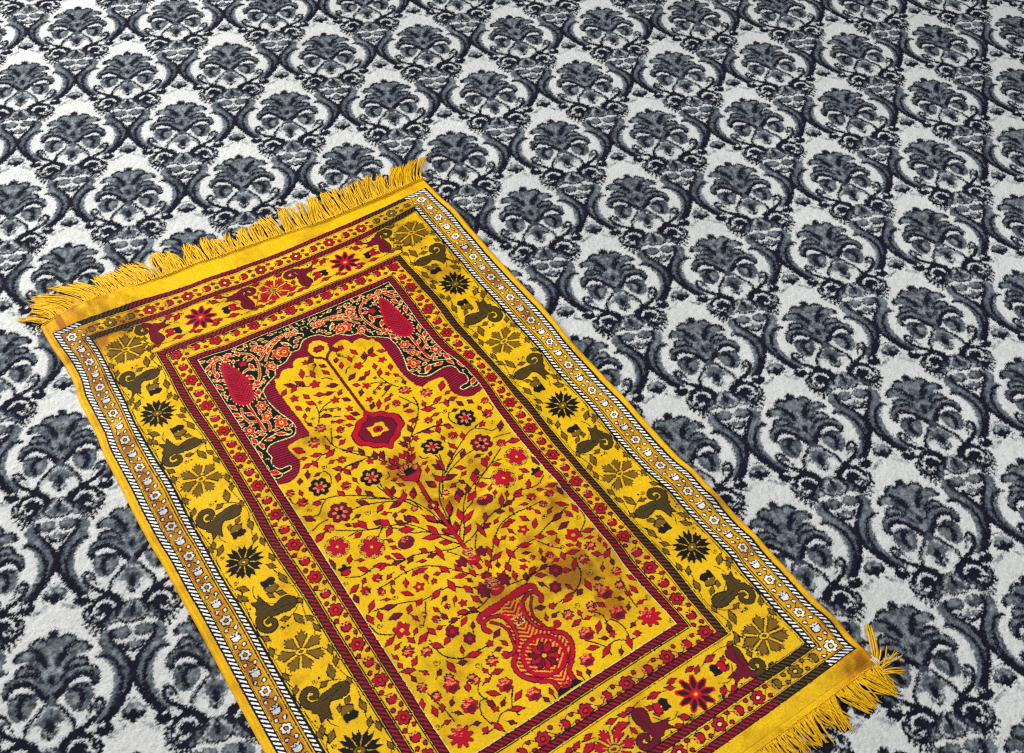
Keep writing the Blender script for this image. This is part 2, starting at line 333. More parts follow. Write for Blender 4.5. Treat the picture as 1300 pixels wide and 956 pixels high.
    frame('s1',11.9,12.9,BK); 
    for k,g in(('s2',-2.6),('s3',-2.4),('s4',-2.3)):
        frame(k,g,g+1.0,BK)
    frame('s2',12.2,13.1,BK); frame('s3',12.2,13.1,BK); frame('s4',11.0,12.0,CR)
    frame('s1',10.6,11.7,GY)
    # guards
    R.mir=CX
    c1=CX-331+23; guard_run(R,c1,24,c1,1025,18,20,1,GY,7.4)
    c3=CX-211+23.5; guard_run(R,c3,137.5,c3,924,14,22,-1)
    R.mir=None
    guard_run(R,c3,137,2*CX-c3,137,6,22,1); guard_run(R,c3,924.5,2*CX-c3,924.5,6,22,-1)
    guard_run(R,c1,24,2*CX-c1,24,10,20,-1,CR); guard_run(R,c1,1026,2*CX-c1,1026,10,20,1,CR)
    # main border, sides: flowers 86, 371, 669, 969; stars between
    bc=CX-331+82.5
    R.mir=CX
    fl=[86,369,669,968]
    for i in range(3):
        a,b=fl[i],fl[i+1]; mid=(a+b)/2; D=mid-a
        f=lambda s,t,a=a:(bc-t, a+s); g=lambda s,t,b=b:(bc-t, b-s)
        border_half(R,f,D,D*.47,D*.68,False); border_half(R,g,D,D*.45,D*.67,False)
        star(R,bc-2,mid,28)
    for y in fl: bflower(R,bc,y,27,.3+y*.01)
    R.mir=None
    for yc,sg in((77.5,-1),(979,1)):
        for x0,dx in((bc,1),(CX,-1),(CX,1),(2*CX-bc,-1)):
            f=lambda s,t,x0=x0,dx=dx:(x0+dx*s, yc+sg*t*.86)
            border_half(R,f,124,50,79,True)
        for x in(CX-124,CX+124): star(R,x,yc+2,24,.3,True)
        bflower(R,CX,yc+2,25,.2,True)
        for x in (bc,2*CX-bc): bflower(R,x,86 if sg<0 else 968,27,.6)
    # clean-up of stray paint in the stripes
    for k in('s1','s2','s3','s4'):
        frame(k,0,10.8,BK); frame(k,1.7,9.2,TW)
    m=(R.a==TW)&((HX>hs['s1']-2.6)|((HX>hs['s2']-11)&(HX<hs['s2']-7.6)))&(HX>280); R.a[m]=BK
    return R
# colours: three weft zones (red / brown / white)
def srgb(h): 
    h=h.lstrip('#'); c=np.array([int(h[i:i+2],16)/255 for i in(0,2,4)]); return np.where(c<=.04045,c/12.92,((c+.055)/1.055)**2.4)
def colour(R,seed=3):
    pal={GY:('#e6b806','#e9b806','#e9b006'),BK:('#14060e','#140d06','#08060a'),RD:('#b80028','#7c5a12','#f6f4f2'),MR:('#6e0824','#4a3610','#f6f4f2'),
         PE:('#f48a50','#b08a20','#f4f2f0'),SP:('#08100a','#08100a','#08100a'),CR:('#f2e08a','#e8cc50','#f0c830'),HO:('#fb9a1e','#fb9a1e','#fb9a1e'),OR:('#d4201c','#6a4a18','#f0e8d8'),GD:('#ecc010','#dcac12','#e4a806'),
         TW:('#9c0628','#4c3a14','#f8f8f6'),NB:('#9c0630','#9c0630','#9c0630'),ML:('#6a0824','#5a4614','#5a4614'),DF:('#300a16','#100c08','#100c08')}
    h,w=R.a.shape
    X=R.x0+np.arange(w)*R.st; Y=R.y0+np.arange(h)*R.st
    # toothed sampling: every pair of picks slips a little
    g=np.random.default_rng(seed)
    kx=(np.arange(w)*R.st/1.5).astype(int); ky=(np.arange(h)*R.st/1.5).astype(int)
    jx=g.uniform(-.45,.45,(ky.max()+1,kx.max()+1)); jy=g.uniform(-.45,.45,jx.shape)
    II=np.clip(np.arange(w)[None,:]+np.round(jx[ky][:,kx]/R.st*1.0),0,w-1).astype(int); JJ=np.clip(np.arange(h)[:,None]+np.round(jy[ky][:,kx]/R.st),0,h-1).astype(int)
    idx=R.a[JJ,II]
    HX=np.abs(X-CX)
    zone=np.where(HX>283.5,2,np.where((X<CX-209)|(X>CX+203),1,0))[None,:]+0*Y[:,None].astype(int)
    T=np.zeros((14,3,3))
    for k,v in pal.items():
        for z in range(3): T[k,z]=srgb(v[z])
    col=T[idx,zone]
    XX=X[None,:]+0*Y[:,None]; YY=Y[:,None]+0*X[None,:]
    # barber stripes
    d=np.where((np.abs(XX-CX)>283)|((np.abs(XX-CX)>200)&(YY>117)&(YY<942))|((np.abs(XX-CX)>164)&(YY>152)&(YY<907)),YY-.9*XX,XX+np.where(YY<524,.9,-.9)*YY)
    tw=(idx==TW); dark=(d%6.6)<3.3
    dk=np.array([srgb('#3a0416'),srgb('#0e0a06'),srgb('#060508')])[zone]
    m=tw&dark; col[m]=dk[m]
    nb=(idx==NB)&((YY+.15*np.abs(XX-CX))%4.2<1.9); col[nb]=srgb('#3a0519')
    ml=(idx==ML); chk=(((XX//1.2).astype(int)+(YY//1.2).astype(int))%2==0); col[ml&chk&(zone>0)]=srgb('#1e1808')
    # yarn-level variation
    n=g.normal(0,1,idx.shape); n2=g.normal(0,1,(ky.max()+1,kx.max()+1))[ky][:,kx]
    col*=np.clip(1+.05*n+.07*n2,.6,1.4)[...,None]
    return col,idx

PX,PY=192.1745,356.4386
# tones: 0 ivory 1 pale grey 2 mid grey 3 slate 4 navy 11 light-mid 12 slate-mid 13 slate
def damask(R,T,ox,oy):
    g=lambda L:[(x+ox,y+oy) for x,y in L]
    R.mir=ox
    L=R.line;Pl=R.poly;E=R.ell
    outer=[(-71,52),(-68.5,46),(-71,38),(-77,29),(-88,13),(-94,-1),(-94.5,-13),(-90.5,-27),(-83,-43),(-73.5,-57),(-63,-68),(-55,-74)]
    inl=[(-53,19.5),(-60,20.5),(-69,16),(-78,4),(-83,-13),(-81.5,-29),(-76,-43),(-68,-56),(-58,-67)]
    inb=[(-56,18),(-67,9),(-72.5,-4),(-73.5,-20),(-70,-36),(-63,-49),(-55,-61),(-48,-70)]
    band=[(-73,52),(-66,54),(-58,50),(-54,42),(-56,34),(-62,27),(-60,20.5)]
    o=spl(g(outer),5); i=spl(g(inl),5); b=spl(g(inb),5)
    Pl(o+list(reversed(i)),2); Pl(spl(g(band),4,True),2); Pl(g([(-70,46),(-56,34),(-62,24),(-76,16),(-77,28)]),2)
    Pl(i+list(reversed(b)),2)
    L(g([(-66,40),(-69,30),(-78,17),(-86,3),(-89,-12),(-88,-24)]),2.6,12)
    L(g([(-62,36),(-67,28),(-75,19)]),3,11)
    L(g(inb)[1:-1],1.6,11)
    L(g(outer),6.2,4,taper=(.95,1.2)); L(g([(-90,10),(-94,-1),(-94.5,-13),(-91,-27)]),8,4)
    L(g(inl),5.8,4,taper=(.8,1.1)); L(g([(-88,-34),(-80,-46),(-70,-59),(-60,-68)]),7,4)
    gc=lambda L_:[(x*.97+ox,y+oy) for x,y in L_]
    # crown
    c=spl(gc([(0.5,69),(-4,65),(-8,59),(-10,56),(-16,60),(-23,58),(-29,52),(-28,47),(-20,44),(-31,47),(-41,44),(-48,36),(-46,30),(-36,30),(-28,26),(-38,24),(-46,18),(-45,13),(-36,13),(-52,10),(-57,1),(-57,-9),(-53,-15),(-49,-12),(-47,-4),(-40,-1),(-30,-2),(-20,-9),(-11,-18),(-3,-27),(1,-29)]),3)
    Pl(c,2)
    Pl(spl(gc([(0,50),(-8,46),(-12,34),(-9,20),(-14,8),(-9,-8),(0,-22)]),4)+[(2*ox-x,y) for x,y in reversed(spl(gc([(0,50),(-8,46),(-12,34),(-9,20),(-14,8),(-9,-8),(0,-22)]),4))],11)
    # lobes, upper to lower
    E(ox,oy+62,8,6.5,12); L(gc([(-6,57),(-1,66),(0,67)]),4.1,4); E(ox,oy+59,3,4,4)
    L(gc([(-29,50),(-24,56),(-16,58.5),(-10,55)]),4.6,4); L(gc([(-24,50),(-17,53),(-12,50)]),3,11); L(gc([(-27,46),(-20,44),(-13,40)]),2.2,12)
    L(gc([(-47,34),(-42,43),(-33,46),(-24,44)]),3.4,4); E(ox-44,oy+35,4,5,4); L(gc([(-38,38),(-31,39),(-25,36)]),4,11)
    L(gc([(-25,45),(-19,41),(-12,32),(-6,22)]),7.7,4,taper=(.7,1)); L(gc([(-22,34),(-15,29),(-9,18)]),4.1,4); L(gc([(-32,31),(-24,30),(-17,24)]),3.4,12)
    L(gc([(-44,14),(-41,22),(-33,25),(-24,22),(-15,13)]),4.4,4); L(gc([(-38,17),(-31,18.5),(-23,15)]),3.2,11); L(gc([(-36,12),(-28,14),(-19,9),(-11,-1)]),4.4,4); L(gc([(-30,8),(-22,7),(-14,-1)]),3,12)
    L(gc([(-57,-2),(-55,5),(-48,10.5),(-38,13),(-30,11)]),3.4,4); L(gc([(-49,3),(-42,7),(-33,7.5),(-24,3),(-16,-6)]),3.4,11)
    L(gc([(-53,-13),(-50,-5),(-43,1),(-33,2),(-23,-5),(-13,-15.5),(-4,-25),(0,-27)]),9.7,4,taper=(.8,1.0)); L(gc([(-56,-2),(-57,-8),(-54,-14)]),5.4,4); E(ox-53,oy-3,3.4,6,12)
    L(gc([(-7,-10),(-8,4),(-4,20),(-6,34)]),2.4,12); L(gc([(-13,-4),(-17,6)]),3,13); L(gc([(0,30),(0,46)]),3,12)
    E(ox,oy,5.8,9.5,13); E(ox,oy-1,3.4,6.8,4)
    L(gc([(-46,-11),(-40,-7),(-30,-6),(-22,-11)]),2.6,0)
    # rolled leaf under the arch
    bl=spl(g([(-48,-19),(-43,-12),(-30,-10.5),(-19,-17),(-18,-28),(-25,-41),(-34,-46),(-43,-42),(-48,-31)]),4,True); Pl(bl,2)
    L(bl+[bl[0]],3.0,12,smooth=False); L(g([(-43,-15),(-31,-12),(-22,-18)]),3.4,4)
    L(g([(-28,-16),(-35,-21),(-37,-30),(-33,-40)]),7.5,4); L(g([(-28,-24),(-29,-34)]),6,11); L(g([(-43,-22),(-43,-33)]),3,12)
    # stem and heart-shaped foot
    L(g([(0,-28),(0,-46)]),10,12); L(g([(-3,-30),(-10,-34),(-14,-40)]),6,3); 
    Pl(spl(g([(0,-34),(-12,-40),(-22,-50),(-28,-61),(-27,-73),(-18,-80),(-8,-80),(0,-74)]),4),1)
    Pl(spl(g([(0,-36),(-10,-42),(-14,-52),(-8,-62),(0,-70)]),4),2)
    L(g([(-12,-39),(-22,-49),(-28,-60),(-27,-73),(-20,-81)]),4.6,4); L(g([(-27,-58),(-28,-70),(-22,-80)]),4,4)
    E(ox-17,oy-68,8,8,0); E(ox-7,oy-78,7,4,0); L(g([(-20,-60),(-14,-57),(-8,-60)]),3,0); L(g([(-18,-54),(-10,-56),(-4,-64)]),3,12)
    E(ox,oy-58,5,11,4); E(ox-6,oy-50,4,4,3); E(ox,oy-74,3.6,3.6,4); L(g([(-9,-66),(-5,-72)]),3,3)
    # scroll cluster with comma leaf
    Pl(spl(g([(-70,-71),(-66,-66),(-60,-67),(-58,-73),(-52,-77),(-42,-74),(-34,-70),(-24,-74),(-16,-80),(-10,-86),(-8,-95),(-14,-98),(-18,-94),(-24,-86),(-34,-81),(-44,-83),(-52,-81),(-60,-84),(-68,-82),(-72,-77)]),4,True),4)
    E(ox-65,oy-74.5,7.5,6.8,4); E(ox-60,oy-69,2.8,2.4,0)
    E(ox-37,oy-98,21.5,20.5,4); L(g([(-57,-88),(-60,-96),(-57,-106)]),4,4)
    L(g([(-56,-92),(-55,-101),(-50,-107),(-43,-109)]),2.4,1); L(g([(-47,-97),(-46,-89),(-38,-83),(-28,-84),(-22,-92)]),3.4,0); L(g([(-43,-103),(-39,-106),(-35,-102)]),2.6,0); E(ox-50,oy-99,2.2,2.2,0); E(ox-44,oy-97,2,2,1)
    for t in ([(-53,-106),(-60,-110)],[(-31,-116),(-33,-124)],[(-50,-111),(-56,-116)],[(-46,-113),(-51,-124)],[(-40,-115),(-46,-130)],[(-35,-116),(-39,-126)]): L(g(t),4,4)
    L(g([(-28,-112),(-25,-104),(-20,-99)]),2.0,2); L(g([(-20,-96),(-17,-104),(-20,-112),(-28,-117)]),4,4)
    # hook
    L(g([(-46,-49),(-50,-40),(-56,-35),(-61,-40),(-58,-50),(-50,-60),(-38,-68),(-26,-75),(-16,-82)]),5.5,4,taper=(.8,1.6)); E(ox-53,oy-45,4.6,5,11); E(ox-52,oy-46,2.2,2.8,4); L(g([(-46,-53),(-41,-57)]),3,3)
    # drop flower
    Pl(spl(g([(-3,-86),(-10,-92),(-17,-101),(-16,-112),(-8,-117),(0,-117)]),4)+g([(0,-86)]),1); Pl(spl(g([(-4,-96),(-11,-102),(-12,-111),(-5,-115),(0,-114)]),3),12); L(g([(-7,-88),(-14,-95),(-18,-103)]),5,4)
    L(g([(-3,-86),(-10,-93),(-16,-102)]),3,3); L(g([(-16,-112),(-9,-118),(0,-118)]),3.6,4); E(ox,oy-99,3.4,12,4); E(ox-8,oy-106,2.6,4,12)
    E(ox-22,oy-112,6,5.5,3); E(ox-22,oy-112,3.2,2.6,1); E(ox-31,oy-115,3,3,2); L(g([(-28,-108),(-22,-104)]),2.4,2)
    # heart drop
    E(ox-13,oy-131.5,12.5,9.5,3); E(ox-13,oy-131,10.5,7.6,2); L(g([(-22,-135),(-14,-140),(-5,-136)]),3,4); E(ox-11,oy-129,5,3,11)
    L(g([(-13,-147),(-7,-155),(0,-158)]),5.2,4); E(ox-4,oy-149,6,4.5,2); L(g([(-1,-141),(-4,-146)]),2.5,3)
    R.mir=None
def palmette(R,T,ox,oy):
    L=R.line;E=R.ell; R.mir=ox-96.087; x=ox-96.087
    E(x-1,oy-60,13.5,13,0); E(x-7.5,oy-59,8,6.5,2); E(x-4,oy-53,5,6,11); L([(x-15,oy-60),(x-12,oy-54),(x-7,oy-52)],2.0,3); E(x-11,oy-63,4.4,3.2,4); E(x-7,oy-57,3,2.4,1)
    E(x,oy-65,5.5,9,4); E(x-6,oy-66,5,3.4,4); L([(x-9,oy-46),(x-4,oy-43),(x,oy-44)],2.0,3); L([(x-16,oy-68),(x-12,oy-70)],2.4,12)
    L([(x-9,oy-75),(x-17,oy-79),(x-29,oy-86)],3.6,11)
    L([(x-12,oy-78),(x-26,oy-86)],5,1)
    R.mir=None
def tile(T):
    st=PX/240; R=Raster(0,0,PX*3,PY*3,st)
    for a in range(-1,5):
        for b in range(-1,5):
            pass
    pts=[(PX*(1+i*.5),PY*(1+j*.5)) for i in range(-2,6) for j in range(-2,6) if (i+j)%2==0]
    for q in sorted(pts,key=lambda q:-q[1]): damask(R,T,*q)
    for q in pts: palmette(R,T,*q)
    w=240;h=int(round(PY/st)); i0=240; j0=int(round(PY/st))
    A=R.a[j0:j0+h,i0:i0+w]
    # origin of the tile = a motif centre; y up
    return A,st

